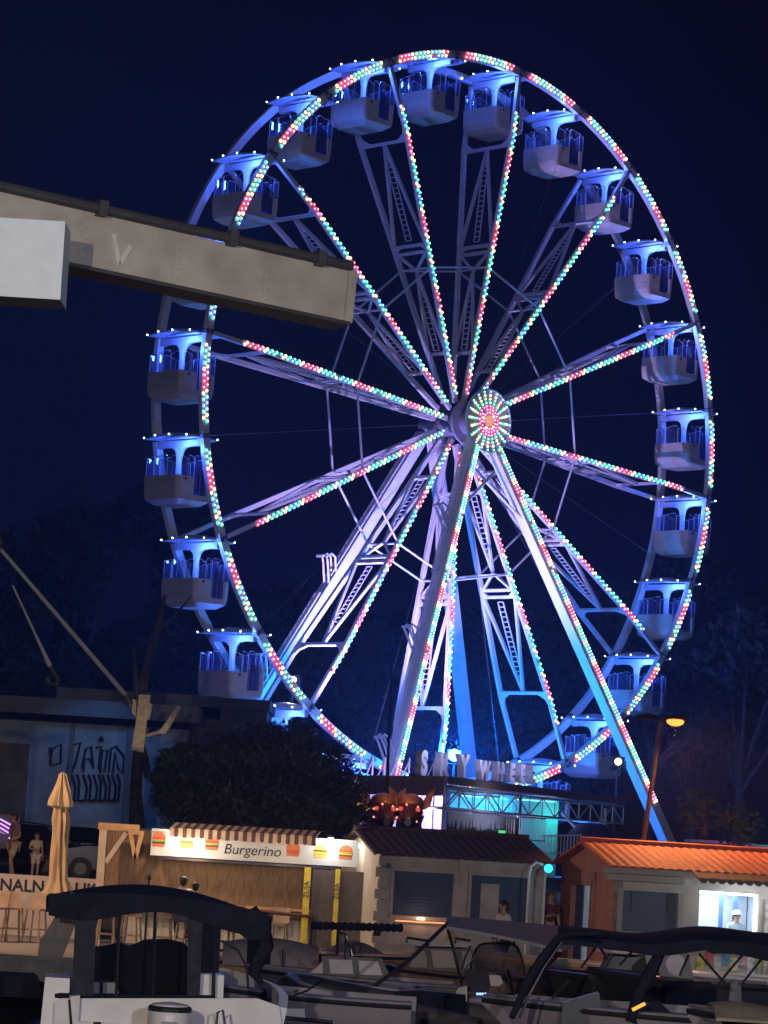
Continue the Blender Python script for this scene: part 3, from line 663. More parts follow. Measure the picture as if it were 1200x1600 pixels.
# the dark round tree in front of the wheel
bp = at(398, 1225, 88); bt = thing('round_tree', 'big dark bushy tree standing in front of the lower left of the wheel', 'tree', (bp.x, bp.y, 1.2))
rr = random.Random(11); cb = MB(); tb = MB().tube([(0, 0, -.1), (.05, 0, .9), (.1, 0, 1.8)], [.22, .18, .16], 8)
def bcl(px, py, r_, dy, n=700):
    c = at(px, py, 88+dy)-V((bp.x, bp.y, 1.2)); leaves(cb, c, r_, n*2, .09, rr, .85, .15); tb.tube([(.1, 0, 1.5), (V((.1, 0, 1.5))+c)*.5, c], [.1, .06, .02], 5)
for a_ in ((300, 1215, 1.1, .3), (340, 1190, 1.15, 0), (395, 1180, 1.2, 0), (450, 1178, 1.2, .3), (500, 1200, 1.15, .2), (530, 1230, .95, .3), (300, 1262, 1.15, -.3), (360, 1245, 1.4, -.6), (430, 1245, 1.4, -.7), (500, 1262, 1.3, -.5), (395, 1290, 1.3, -.6), (460, 1295, 1.3, -.6), (330, 1290, 1.1, -.3), (268, 1190, .55, .2), (268, 1245, .7, .1), (252, 1215, .4, .3), (545, 1275, .8, .1), (420, 1152, .6, .5), (470, 1152, .6, .4), (370, 1160, .5, .5), (290, 1180, .5, .4)): bcl(a_[0], a_[1], a_[2], a_[3], int(950*a_[2]))
tb.build('trunk', bark, bt, True); cb.build('crown', leaf_bush, bt)
# tree with stripped pale wood
q0 = at(222, 1262, 93); st = thing('stripped_tree', 'leaning tree trunk with a pale stripped slab of wood and one pale broken branch', 'tree', (q0.x, q0.y, 1.2))
L_ = lambda px, py, dy=0: at(px, py, 93+dy)-V((q0.x, q0.y, 1.2))
MB().tube([L_(214, 1300), L_(212, 1240), L_(216, 1170), L_(224, 1060), L_(244, 985), L_(258, 930)], [.28, .2, .17, .16, .12, .05], 9).tube([L_(232, 1215), L_(218, 1150), L_(214, 1080), L_(208, 1010)], [.14, .12, .11, .06], 8).tube([L_(246, 985), L_(275, 960), L_(300, 930)], [.07, .05, .02], 6).build('trunk', bark, st, True)
pale = mat('pale_wood', (.62, .50, .34), .7, 0, .25, 7, .4)
MB().prism([L_(x_, y_, -.35) for x_, y_ in ((205, 1172), (224, 1176), (229, 1130), (235, 1086), (217, 1085), (212, 1130))], (0, 0, 0), (0, .12, 0)).prism([L_(x_, y_, -.3) for x_, y_ in ((207, 1092), (213, 1094), (212, 1122), (206, 1112))], (0, 0, 0), (0, .1, 0)).prism([L_(x_, y_, -.3) for x_, y_ in ((232, 1098), (238, 1100), (234, 1122), (229, 1126))], (0, 0, 0), (0, .1, 0)).build('stripped_wood', pale, st)
MB().prism([L_(x_, y_, -.4) for x_, y_ in ((276, 1102), (283, 1104), (268, 1132), (258, 1147), (243, 1146), (252, 1138), (262, 1125))], (0, 0, 0), (0, .15, 0)).tube([L_(250, 1143, -.3), L_(228, 1150, 0)], .06, 6).build('broken_branch', pale, st)
lamp('SPOT', 'uplight', L_(215, 1215, -4), 110, (1, .8, .55), .1, st, L_(228, 1120), R(28), .5)
BT = [(30, 165, 17, 5), (110, 150, 19, 5.5), (205, 160, 21, 5), (300, 150, 15, 5), (380, 165, 17, 5.5), (470, 155, 14, 5), (560, 150, 15, 5), (640, 160, 13, 5), (730, 150, 14, 5), (830, 155, 13, 5), (930, 160, 16, 5), (1010, 145, 17, 5), (1075, 150, 14, 5), (1150, 140, 15, 5), (1220, 150, 17, 5)]
PL = ['behind the flat roofed building at the far left', 'above the graffiti wall', 'above the stripped trunk', 'behind the lowest left gondolas', 'behind the left back tower leg', 'behind the lower left rim', 'left of the front tower legs', 'behind the left front tower leg', 'behind the blue floodlight',
      'right of the sign letters', 'behind the lower right gondolas', 'right behind the leaning street lamp', 'right of the leaning street lamp', 'behind the pink lit stall', 'at the far right edge of the wood']
for i, ((px, Y, h, c_), l_) in enumerate(zip(BT, PL)):
    p = at(px, 1300, Y); tree('background_tree', 'dark tree '+l_, (p.x, Y, 1.0 if Y < 165 else 1.5), h, c_, 40+i, 5200, .30, .42, 10, None, 'trees behind the wheel', rr.uniform(-1, 1), .26)
p = at(1118, 1290, 84); 
for i, (px, py, Y, l_) in enumerate(((1092, 1268, 84, 'small shrub lit brown by the street lamp, the left one'), (1152, 1290, 82, 'small shrub lit brown by the street lamp, the right one'))):
    p = at(px, py, Y); s_ = thing('shrub', l_, 'shrub', (p.x, p.y, 1.2), 0, 'shrubs beyond the orange kiosk'); b = MB(); leaves(b, (0, 0, p.z-1.2), .75, 260, .13, rr, 1, .2); b.build('foliage', mat('leaf_lamp_brown', (.12, .085, .04), .8, 0, .4, 2), s_); MB().tube([(0, 0, 0), (.1, 0, p.z-1.2)], .05).build('stem', bark, s_)  # street lamp's brown cast is put into the leaf colour
tpn = at(606, 1262, 94); MBp = thing('flagpole', 'thin dark bare pole in front of the left front tower leg', 'pole', (tpn.x, tpn.y, 1.2))
MB().tube([(0, 0, 0), at(612, 1045, 94)-V((tpn.x, tpn.y, 1.2))], [.06, .035], 8).build('pole', dark_metal, MBp)
bb_ = at(925, 1303, 104); bl = MB().lathe([(.75, -1.4), (.95, -.6), (.85, .0), (.5, .35), (.05, .42)], (0, 0, 0), 14, 0, 1, .8).build('tarp_heap', mat('blue_tarp', (.012, .03, .16), .6, 0, .3, 3, .5), None, True, bb_)
tag(bl, 'rounded heap under a dark blue tarp right of the truss', 'tarp'); 

# ------------------------------------------------------------------ kiosks on the quay
def wall_rect(mb, x0, x1, z0, z1, y, holes, th=.2, mi=0):      # wall in the xz plane at y (front), thickness to +y, with rectangular openings
    xs = sorted({x0, x1, *[h[0] for h in holes], *[h[1] for h in holes]}); zs = sorted({z0, z1, *[h[2] for h in holes], *[h[3] for h in holes]})
    inside = lambda x, z: any(h[0] < x < h[1] and h[2] < z < h[3] for h in holes)
    for xa_, xb_ in zip(xs, xs[1:]):
        for za, zb in zip(zs, zs[1:]):
            if inside((xa_+xb_)/2, (za+zb)/2): continue
            mb.add([(xa_, y, za), (xb_, y, za), (xb_, y, zb), (xa_, y, zb)], [(0, 1, 2, 3)], mi); mb.add([(xa_, y+th, za), (xb_, y+th, za), (xb_, y+th, zb), (xa_, y+th, zb)], [(3, 2, 1, 0)], mi)
    for h in holes:
        a, b, c, d = h; mb.add([(a, y, c), (b, y, c), (b, y, d), (a, y, d), (a, y+th, c), (b, y+th, c), (b, y+th, d), (a, y+th, d)], [(0, 4, 5, 1), (1, 5, 6, 2), (2, 6, 7, 3), (3, 7, 4, 0)], mi)
def tiled_roof(x0, x1, y0, y1, ze, zr, pitch_w=.21, rows=9):
    mb = MB(); nu = int((x1-x0)/pitch_w)*6; ym = (y0+y1)/2
    def fn(side):
        def g(u, v):
            rows_ = rows; s = v*rows_; fr = s-math.floor(s) if v < 1 else 1; x = x0+(x1-x0)*u; ph = (x-x0)/pitch_w
            y = y0+(ym-y0)*v if side == 0 else y1-(y1-ym)*v
            return (x, y, ze+(zr-ze)*v+.035*abs(sin(pi*ph))**.7+.035*(1-fr))
        return g
    for sd in (0, 1): mb.sheet(fn(sd), nu, rows*3, .05)
    mb.tube([(x0, ym, zr+.05), (x1, ym, zr+.05)], .085, 8)
    return mb
stone = mat('kiosk_stone', (.40, .34, .32), .85, 0, .22, 2.2, .35); terra = mat('terracotta_wall', (.42, .17, .12), .85, 0, .15, 2, .25); trimm = mat('kiosk_trim', (.38, .34, .31), .8, 0, .12, 3, .2)
shut = mat('blue_shutter', (.035, .055, .12), .6, 0, .12, 4); tile_unlit = mat('tile_unlit', (.055, .028, .03), .8, 0, .35, 5, .3); tile_or = mat('tile_orange', (.46, .12, .065), .75, 0, .22, 5, .3)  # middle kiosk's tile colour darkened to hold the shade of its unlit roof
plaster = mat('pale_plaster', (.46, .42, .38), .85, 0, .12, 3, .25)
KR = R(10.5)
# middle kiosk with closed blue shutters
k2p = at(588, 1480, 65); k2p.z = 0
k2 = thing('kiosk', 'stone kiosk with dark tiled roof and two closed dark blue shutters', 'kiosk', k2p, KR)
W2, D2, E2, RD2 = 3.75, 5.0, 2.48, 2.98
mb = MB(); ho = [(.32, 1.68, 1.15, 2.12), (2.1, 3.42, 1.10, 2.12)]
wall_rect(mb, 0, W2, 0, E2, 0, ho); mb.box((W2/2, D2-.1, E2/2), (W2, .2, E2)).box((W2-.1, D2/2, E2/2), (.2, D2-.4, E2)).build('wall', stone, k2)
gw = MB().prism([V((0, 0, 0)), V((0, D2, 0)), V((0, D2, E2)), V((0, D2/2, RD2-.08)), V((0, 0, E2))], (-.02, 0, 0), (.2, 0, 0)).build('gable_wall', plaster, k2)
tiled_roof(-.22, W2+.22, -.28, D2+.28, E2-.02, RD2).build('roof', tile_unlit, k2, True)
for a, b, c, d in ho:
    sh_ = MB().box(((a+b)/2, .1, (c+d)/2), (b-a, .06, d-c))
    for i in range(13): sh_.box(((a+b)/2, .062, c+(d-c)*(i+.5)/13), (b-a-.06, .02, (d-c)/13*.55))
    sh_.box(((a+b)/2, .05, c+.05), (.12, .04, .03)).build('shutter', shut, k2)
    s = MB().box(((a+b)/2, -.03, c-.05), (b-a+.16, .12, .08)).box((a-.05, -.02, (c+d)/2), (.08, .06, d-c)).box((b+.05, -.02, (c+d)/2), (.08, .06, d-c)).box(((a+b)/2, -.02, d+.05), (b-a+.18, .06, .09)); s.build('window_frame', trimm, k2)
mb = MB(); 
for z in (.5, 1.0): mb.box((W2/2, -.02, z), (W2+.02, .05, .04))
mb.box((1.88, -.035, E2/2), (.22, .07, E2)).build('stone_course', stone, k2)
qn = MB()
for i in range(10): qn.box((.05, -.02, .12+i*.245), (.22 if i % 2 else .34, .07, .22))
qn.build('quoin', trimm, k2)
MB().box((.15, -.06, 2.22), (.08, .1, .12)).build('wall_box', dark_metal, k2); MB().tube([(W2+.02, -.05, .1), (W2+.02, -.05, 2.4)], .035).build('drainpipe', white_steel, k2)
sl = MB().box((2.52, -.02, 1.45), (.42, .05, 1.0)); sl.build('open_hatch', stone, k2)
lb = MB().box((1.0, -.14, 1.02), (1.25, .03, .03)); lb.build('light_strip', emit('warm_strip', (1, .35, .12), 1.6), k2)
gl_ = MB().box((.95, -.12, 1.09), (.16, .06, .05)).build('strip_lamp', emit('warm_bulb', (1, .8, .5), 5), k2); lamp('POINT', 'strip_glow', (.95, -.35, 1.1), 3, (1, .6, .35), .05, k2)
gbulb = MB().ball((-.14, 2.4, 2.62), .07, 0, 8).build('gable_bulb', emit('white_bulb', (1, .92, .8), 16), k2); lamp('POINT', 'gable_lamp', (-.40, 2.3, 2.55), 22, (1, .86, .68), .08, k2)
# orange kiosk with the lit shop
k3p = at(957, 1460, 63); k3p.z = 0
k3 = thing('shop_kiosk', 'kiosk with orange tiled roof, terracotta gable and a brightly lit shop counter', 'shop', k3p, KR)
W3, D3, E3, RD3 = 6.2, 4.6, 2.50, 3.0
ho3 = [(.20, 1.42, 1.14, 2.02), (1.92, 3.28, .95, 2.12)]
mb = MB(); wall_rect(mb, 0, W3, 0, E3, 0, ho3); mb.box((W3/2, D3-.1, E3/2), (W3, .2, E3)).box((W3-.1, D3/2, E3/2), (.2, D3-.4, E3)).build('wall', plaster, k3)
gm = MB(); dy0, dy1, dz = 1.75, 3.4, 2.05
def gp_(y, z): return V((0, y, z))
for poly in ([(0, 0), (dy0, 0), (dy0, E3), (0, E3)], [(dy1, 0), (D3, 0), (D3, E3), (dy1, E3)], [(dy0, dz), (dy1, dz), (dy1, E3), (dy0, E3)], [(0, E3), (D3, E3), (D3/2, RD3-.06)]): gm.prism([gp_(y, z) for y, z in poly], (-.02, 0, 0), (.2, 0, 0))
gm.build('gable_wall', terra, k3)
fr = MB()
for y0, y1, z0, z1 in ((dy0-.3, dy0, 0, dz), (dy1, dy1+.3, 0, dz), (dy0-.3, dy1+.3, dz, dz+.32)): fr.box((-.05, (y0+y1)/2, (z0+z1)/2), (.08, y1-y0, z1-z0))
fr.build('door_frame', mat('terracotta_trim', (.36, .15, .11), .85), k3)
dr = MB().box((.08, dy0+.5, dz/2), (.05, .98, dz-.02)).build('door', mat('door_white_glow', (.42, .45, .50), .5), k3)
dr.data.materials[0] = MATS['door_white_glow']
MATS['door_white_glow'].node_tree.nodes['Principled BSDF'].inputs['Emission Color'].default_value = (.5, .65, .8, 1); MATS['door_white_glow'].node_tree.nodes['Principled BSDF'].inputs['Emission Strength'].default_value = .16  # door's own emission stands in for the lit interior behind it
MB().box((.05, dy1-.32, dz/2), (.05, .64, dz-.04)).build('shutter_door', mat('door_blue', (.08, .13, .25), .5), k3)
tr3 = tiled_roof(-.22, W3+.2, -.30, D3+.3, E3-.02, RD3); tr3.build('roof', tile_or, k3, True)
MB().box((W3/2-.1, -.34, E3-.06), (W3+.5, .12, .12)).box((.65, -.12, E3-.2), (1.7, .22, .14)).build('gutter', trimm, k3)
a, b, c, d = ho3[0]
sh_ = MB().box(((a+b)/2, .09, (c+d)/2), (b-a, .05, d-c))
for i in range(11): sh_.box(((a+b)/2, .06, c+(d-c)*(i+.5)/11), (b-a-.06, .014, (d-c)/11*.6))
sh_.build('shutter', mat('blue_shutter_light', (.09, .12, .17), .55, 0, .1), k3)
MB().box(((a+b)/2, -.04, c-.06), (b-a+.3, .14, .09)).box((a-.07, -.02, (c+d)/2), (.12, .08, d-c)).box((b+.07, -.02, (c+d)/2), (.12, .08, d-c)).build('window_frame', trimm, k3)
MB().box((a+.2, .055, d-.25), (.02, .03, .42)).box((b-.2, .055, d-.25), (.02, .03, .42)).build('shutter_strap', dark_metal, k3)
aw = MB().sheet(lambda u, v: (1.62+2.9*u, -.32-.55*v, 2.52-.16*v-(.06*abs(sin(u*pi*14)) if v > .95 else 0)), 112, 6, .03).build('awning', mat('awning_grey', (.22, .20, .17), .8), k3)
lamp('POINT', 'facade_fill', (4.0, -.9, 2.15), 34, (.9, .95, 1), .15, k3)  # added lamp out of view, spreads the counter light along the facade
MB().box((4.0, -.9, 2.25), (.5, .06, .05)).build('facade_fill_tube', emit('fill_tube_white', (.9, .96, 1), 6), k3)  # glowing tube made up to go with the added lamp
# the lit interior
inn = mat('shop_inside', (.50, .58, .68), .6, 0, .06)
MB().box((2.6, 1.7, 1.25), (1.9, .05, 2.3)).box((1.62, .95, 1.25), (.05, 1.5, 2.3)).box((3.6, .95, 1.25), (.05, 1.5, 2.3)).box((2.6, .95, 2.40), (1.9, 1.5, .05)).build('shop_lining', inn, k3)
tl = MB().box((2.6, .26, 2.07), (1.3, .05, .05)).box((3.23, .12, 1.48), (.05, .04, 1.18)).build('tube_light', emit('tube_white', (.88, .95, 1), 5), k3)
lamp('AREA', 'shop_light', (2.6, .8, 2.25), 60, (.82, .92, 1), .9, k3, (2.6, .7, 0))
lamp('POINT', 'counter_light', (2.8, -.75, 2.2), 22, (.85, .95, 1), .15, k3)
MB().box((2.6, .12, 1.0), (1.34, .55, .08)).build('counter', mat('counter_white', (.6, .62, .65), .4), k3)
pr_ = random.Random(4)
for i in range(9): MB().box((2.0+.19*i, -.02-.006*(i % 3), .55+.14*(i % 2)), (.17, .01, .26+.1*pr_.random())).build('poster', mat('poster_%d' % i, [(.6, .5, .1), (.5, .1, .1), (.55, .55, .5), (.1, .3, .5), (.6, .55, .3), (.5, .3, .4), (.6, .58, .55), (.3, .4, .1), (.55, .2, .12)][i], .5, 0, .5, 8), k3)
MB().box((3.35, -.02, .6), (.0001+.1, .02, 1.2)).build('stone_edge', trimm, k3)
MB().box((3.78, -.05, 1.0), (.75, .06, 2.0)).build('stone_facing', mat('rubble', (.5, .46, .42), .9, 0, .55, 9, .8), k3)
MB().box((2.72, .95, 1.5), (.09, .06, 1.6)).box((3.05, .95, 1.5), (.12, .06, 1.6)).build('shelf_post', mat('door_blue2', (.10, .20, .55), .5), k3)
def shop_item(name, label, cat, mb, mt, loc, grp=None):
    o = mb.build(name, mt, None, False, (MX.Rotation(KR, 3, 'Z') @ V(loc))+k3p); o.rotation_euler.z = KR; return tag(o, label, cat, grp)
shop_item('ice_cream_tub', 'white curved freezer lid box on the lit shop counter', 'freezer', MB().lathe([(.02, 0), (.42, .0), (.45, .18), (.36, .27), (.02, .29)], (0, 0, 0), 16, 0, 1, .4), gel_white, (2.42, .15, 1.041))
for i, (x_, c_) in enumerate(((1.97, (.6, .03, .05)), (2.05, (.65, .1, .06)), (2.13, (.6, .02, .12)))):
    shop_item('bottle', ['red bottle at the left end of the shop counter', 'orange red bottle in the middle of three on the shop counter', 'crimson bottle nearest the freezer on the shop counter'][i], 'bottle', MB().lathe([(.045, 0), (.045, .17), (.02, .23), (.02, .29)], (0, 0, 0), 8), mat('bottle_%d' % i, c_, .2), (x_, .02, 1.041), 'red bottles on the counter')
shop_item('snack_box', 'yellow and green snack box by the shop till', 'box', MB().box((0, 0, .12), (.42, .2, .24)).box((0, -.102, .05), (.40, .008, .08), 0, 1), [mat('snack_green', (.25, .6, .3), .5), mat('snack_yellow', (.7, .6, .05), .5)], (3.0, .05, 1.041))
for i, (x_, c_) in enumerate(((2.3, (.1, .5, .15)), (2.42, (.6, .08, .08)), (2.54, (.05, .2, .6)))):
    shop_item('price_tag_box', ['small green carton hung under the freezer lid', 'small red carton in front of the freezer lid', 'small blue carton in front of the freezer lid'][i], 'carton', MB().box((0, 0, .05), (.1, .06, .1)), mat('carton_%d' % i, c_, .5), (x_, -.08, 1.041), 'cartons on the shop counter')
gn = MB().tube([(0, 0, 0), (0, 0, 2.2), (.03, 0, 2.4), (.14, 0, 2.5), (.3, 0, 2.46)], .03, 8); gpz = at(822, 1460, 64.5); gpz.z = 0
gt = thing('gooseneck_lamp', 'white gooseneck lamp with a cyan bulb between the two kiosks', 'lamp', gpz); gn.build('pole', white_steel, gt); MB().ball((.42, 0, 2.38), .10, 0, 8).build('bulb', emit('cyan_bulb', (.05, .75, .85), 1.6), gt); lamp('POINT', 'cyan_glow', (.42, -.2, 2.3), 3, (.05, .7, 1), .08, gt)

# ------------------------------------------------------------------ burger bar
wood = mat('orange_wood', (.50, .30, .15), .7, 0, .2, 5, .2); wood_pale = mat('pale_wood_post', (.52, .42, .33), .7, 0, .15, 5, .2)
reed = mat('reed', (.20, .13, .08), .9, 0, .5, 3)
for nd in reed.node_tree.nodes:
    if nd.type == 'TEX_NOISE':
        mp = reed.node_tree.nodes.new('ShaderNodeMapping'); mp.inputs['Scale'].default_value = (22, 22, 1.2)
        tcx = [q for q in reed.node_tree.nodes if q.type == 'TEX_COORD'][0]; reed.node_tree.links.new(tcx.outputs['Object'], mp.inputs[0]); reed.node_tree.links.new(mp.outputs[0], nd.inputs['Vector'])
YB = 67
bx = lambda px, Y=YB: at(px, 1380, Y).x
def bz(px, py, Y=YB): return at(px, py, Y).z
bo0 = V((bx(150), YB, 0)); bar = thing('burger_bar', 'burger bar with reed wall, white sign board and striped awning', 'food stall', bo0)
X = lambda px: bx(px)-bo0.x
sign_z1, sign_z0 = bz(268, 1296), bz(268, 1338)
MB().box((X(156), 0, 1.35), (.17, .17, 2.7)).build('post', wood_pale, bar)
MB().box((X(180), -.02, 2.72), (.95, .14, .16)).build('beam', wood, bar)
MB().beam((X(163), -.03, 1.9), (X(192), -.03, 2.6), .1, .1).build('brace', wood_pale, bar)
MB().beam((X(199), -.1, 2.62), (X(209), -.1, 2.02), .07, .09).beam((X(217), -.1, 2.62), (X(209), -.1, 2.02), .07, .09).beam((X(196), -.1, 2.62), (X(220), -.1, 2.62), .08, .09).build('triangle_bracket', wood, bar)
MB().box(((X(160)+X(474))/2, .5, 1.65), (X(474)-X(160), .08, 2.05)).build('reed_wall', reed, bar)
MB().box(((X(230)+X(470))/2, .42, .55), (X(470)-X(160), .12, .95)).build('bar_front', mat('bar_white', (.50, .47, .42), .7), bar)
MB().box(((X(230)+X(470))/2, .25, 1.06), (X(470)-X(160), .5, .06)).build('counter', wood, bar)
sw = X(557)-X(232); sgx = (X(557)+X(232))/2
brd = MB().box((sgx, -.02, (sign_z1+sign_z0)/2), (sw, .08, sign_z1-sign_z0)).build('sign_board', mat('sign_panel', (.62, .63, .66), .5, 0, .04), bar)
MB().box((sgx-.1, -.05, sign_z0-.05), (sw*.86, .12, .05)).build('sign_ledge', dark_metal, brd)
text('lettering', 'Burgerino', .33, mat('ink', (0, 0, 0)), brd, (X(391), -.064, sign_z0+.14), (pi/2, 0, 0), .003, .18, 0, 1.0)
text('lettering', 'FAST FOOD', .07, mat('faint_ink', (.32, .36, .42), .6), brd, (X(243), -.064, sign_z1-.10), (pi/2, 0, 0), .003)
bun = mat('bun', (.62, .26, .09), .6); pat = mat('patty', (.13, .04, .02), .6); tom = mat('tomato', (.6, .07, .04), .5); let = mat('lettuce', (.25, .42, .08), .5); chs = mat('cheese', (.75, .48, .05), .5)
def burger(px, h, layers, bunm):
    mb = MB(); x = X(px); z0 = sign_z0+.10+(.07 if px > 400 else .1); wd = .30; y = -.064
    def slab(za, zb, mi, s=1): mb.prism([V((x+wd/2*s*q, 0, z)) for q, z in ((-.96, za), (.96, za), (1, (za+zb)/2), (.96, zb), (-.96, zb), (-1, (za+zb)/2))], (0, y, 0), (0, -.004-.001*mi, 0), mi)
    slab(z0, z0+h*.2, 0, .95); n = len(layers); z = z0+h*.2
    for l in layers: slab(z, z+h*.4/n, l, 1.04); z += h*.4/n
    mb.prism([V((x+wd/2*cos(a), 0, z+h*.38*sin(a))) for a in [pi*i/10 for i in range(11)]], (0, y, 0), (0, -.005, 0), 0)
    mb.build('burger_picture', [bunm, pat, tom, let, chs], brd)
bun2 = mat('bun_pale', (.75, .5, .12), .6); bun3 = mat('bun_red', (.62, .17, .06), .6)
for px, h, l_, bm_ in ((244, .36, (1, 3, 2), bun3), (288, .30, (4, 2), bun2), (327, .34, (1, 3, 2), bun3), (455, .33, (2, 0), bun3), (498, .30, (3, 4, 1), bun2), (537, .33, (1, 4, 3, 2), bun3)): burger(px, h, l_, bm_)
aw0, aw1 = X(262), X(490)
stripe_l = mat('awning_cream', (.55, .42, .34), .8); stripe_d = mat('awning_dark', (.10, .06, .06), .8)
am = MB(); n = 34; ztop = sign_z1+.17; zmid = sign_z1+.04
for i in range(n):
    x0 = aw0+(aw1-aw0)*i/n; x1 = aw0+(aw1-aw0)*(i+1)/n; mi = i % 2
    am.sheet(lambda u, v: (x0+(x1-x0)*u+.10*(1-v), -.08-.42*v, ztop+(zmid-ztop)*v-.0), 1, 2, .015, mi)
    am.prism([V((x0, 0, zmid)), V((x1, 0, zmid)), V((x1, 0, zmid-.20+.02*sin(i*1.3))), V(((x0+x1)/2, 0, zmid-.22)), V((x0, 0, zmid-.20+.02*sin(i*1.3)))], (0, -.51, 0), (0, .012, 0), mi)
am.build('awning', [stripe_l, stripe_d], bar)
for px, e_ in ((291, 26), (513, 26)):
    h_ = MB().box((X(px), -.42, sign_z1+.05), (.16, .08, .06)).beam((X(px), -.08, sign_z1+.02), (X(px), -.42, sign_z1+.07), .03, .03).build('spot_lamp', dark_metal, brd)
    MB().box((X(px), -.40, sign_z1+.012), (.13, .06, .012)).build('lens', emit('spot_white', (1, .95, .86), 30), h_)
    lamp('POINT', 'spot_glow', (X(px), -.36, sign_z1-.06), e_, (1, .92, .80), .06, brd)
lamp('POINT', 'bar_glow', (X(300), -1.0, 2.2), 60, (1, .72, .45), .25, bar); lamp('POINT', 'bar_glow', (X(440), -1.2, 2.2), 22, (1, .72, .45), .25, bar)
cd = mat('cabinet_dark', (.10, .075, .065), .6); yel = mat('banner_yellow', (.72, .55, .03), .5)
MB().box((X(530), .15, 1.0), (1.25, .5, 2.05)).build('cabinet', cd, bar)
for px, wd in ((480, .15), (527, .11)):
    bn = MB().box((X(px), -.16, 1.06), (wd, .03, 2.0)).build('yellow_banner', yel, bar)
    text('lettering', 'ŽUJA', .17, mat('ink', (0, 0, 0)), bn, (X(px)+.05, -.18, 1.55), (pi/2, -pi/2, 0), .002)
MB().tube([(X(403), -.9, 1.02), (X(496), -.9, .96)], .04, 8).build('rail', mat('red_rail', (.14, .045, .035), .5), bar)
for px in (420, 492): MB().tube([(X(px), -.9, 0), (X(px), -.9, 1.02)], .035).build('rail_post', dark_metal, bar)
MB().tube([(X(239), -1.3, 0), (X(239), -1.3, 1.62)], .025).ball((X(239), -1.3, 1.64), .06).build('torch', dark_metal, bar)
# bar stools
stool_w = mat('stool_wood', (.34, .24, .17), .6); 
def make_stool():
    t = thing('bar_stool', 'bar stool', 'bar stool', (0, 0, 0), 0, 'bar stools on the quay')
    MB().box((0, 0, .75), (.38, .38, .05)).build('seat', stool_w, t)
    for sx_ in (-1, 1):
        for sy in (-1, 1): MB().beam((sx_*.21, sy*.21, 0), (sx_*.15, sy*.15, .73), .035, .035).build('leg', stool_w, t)
    for sy in (-.19, .19): MB().box((0, sy, .3), (.36, .025, .03)).build('footrest', stool_w, t)
    MB().sheet(lambda u, v: (-.19+.38*u, .18+.08*v+.03*(1-(2*u-1)**2), .78+.34*v), 6, 3, .025, 0, (0, 1, 0)).build('backrest', stool_w, t)
    return t
sp0 = make_stool()
ST = [(20, 66, 200, 'first bar stool from the left edge below the harbour banner'), (55, 66.2, 160, 'second bar stool from the left edge below the harbour banner'), (-8, 65.5, 150, 'bar stool cut by the left edge of the picture'), (165, 66.1, 10, 'bar stool seen through the left boat window by its left pole'), (205, 66.0, -12, 'bar stool seen in the middle of the left boat window'),
      (255, 66.1, 8, 'bar stool at the counter under the second burger picture'), (288, 65.9, 3, 'bar stool under the man at the counter'), (303, 66.05, -8, 'bar stool under the smaller person at the counter'), (350, 66, 20, 'bar stool right of the boat canvas, under the sign lettering'), (374, 66.1, -15, 'bar stool beside the hanging boat curtain'), (436, 66.2, 170, 'bar stool in front of the left yellow banner')]
for i, (px, Y, r_, l_) in enumerate(ST):
    t = sp0 if i == 0 else copy_tree(sp0); t.location = (at(px, 1450, Y).x, Y, 0); t.rotation_euler.z = R(r_+180); t['label'] = l_
# harbour banner wall and parasol
bnx0, bnx1 = at(-80, 1380, 70).x, at(150, 1380, 70).x
hw = thing('banner_wall', 'low pale quay wall carrying the dark harbour lettering', 'wall', ((bnx0+bnx1)/2, 70, 0)); WL = bnx1-bnx0
MB().box((0, .15, .72), (WL, .3, 1.44)).build('wall', mat('banner_wall_m', (.52, .45, .42), .85, 0, .12, 2, .2), hw)
wt = [text('lettering', b_, .40, mat('ink', (0, 0, 0)), hw, (at(p_, 1380, 70).x-(bnx0+bnx1)/2, -.012, z_), (pi/2, 0, 0), .006, 0, .008, 1.0, 1.0) for b_, p_, z_ in (('KOMUNALNA', 5, 1.05), ('LUKA', 137, 1.05))]
up = at(88, 1440, 67.5); pa = thing('parasol', 'tall closed ochre parasol wrapped round its pole at the left', 'parasol', (up.x, up.y, 0), 0)
ptop = at(98, 1206, 67.5)-V((up.x, up.y, 0)); pbot = at(90, 1398, 67.5)-V((up.x, up.y, 0))
MB().tube([(0, 0, 0), pbot, ptop+V((0, 0, -.1))], .035).lathe([(.3, 0), (.3, .08), (.05, .1)], (0, 0, 0), 14).build('pole', dark_metal, pa)
cm = MB(); pr = [(0, .33), (.04, .27), (.12, .17), (.3, .155), (.48, .15), (.6, .17), (.70, .13), (.72, .24), (.76, .23), (.9, .12), (.98, .07), (1, .01)]
def cf(u, v):
    i = min(int(v*(len(pr)-1)), len(pr)-2); f = v*(len(pr)-1)-i; h = pr[i][0]+(pr[i+1][0]-pr[i][0])*f; r_ = pr[i][1]+(pr[i+1][1]-pr[i][1])*f; a = u*2*pi
    q = r_*(1+.28*sin(8*a+h*3)+.10*sin(13*a-h*9)); c = pbot+(ptop-pbot)*h; return c+V((q*cos(a), q*sin(a), 0))
cm.grid(cf, 64, 44); cm.build('canopy', mat('parasol_cloth', (.50, .36, .22), .8, 0, .12, 3, .2), pa, True)

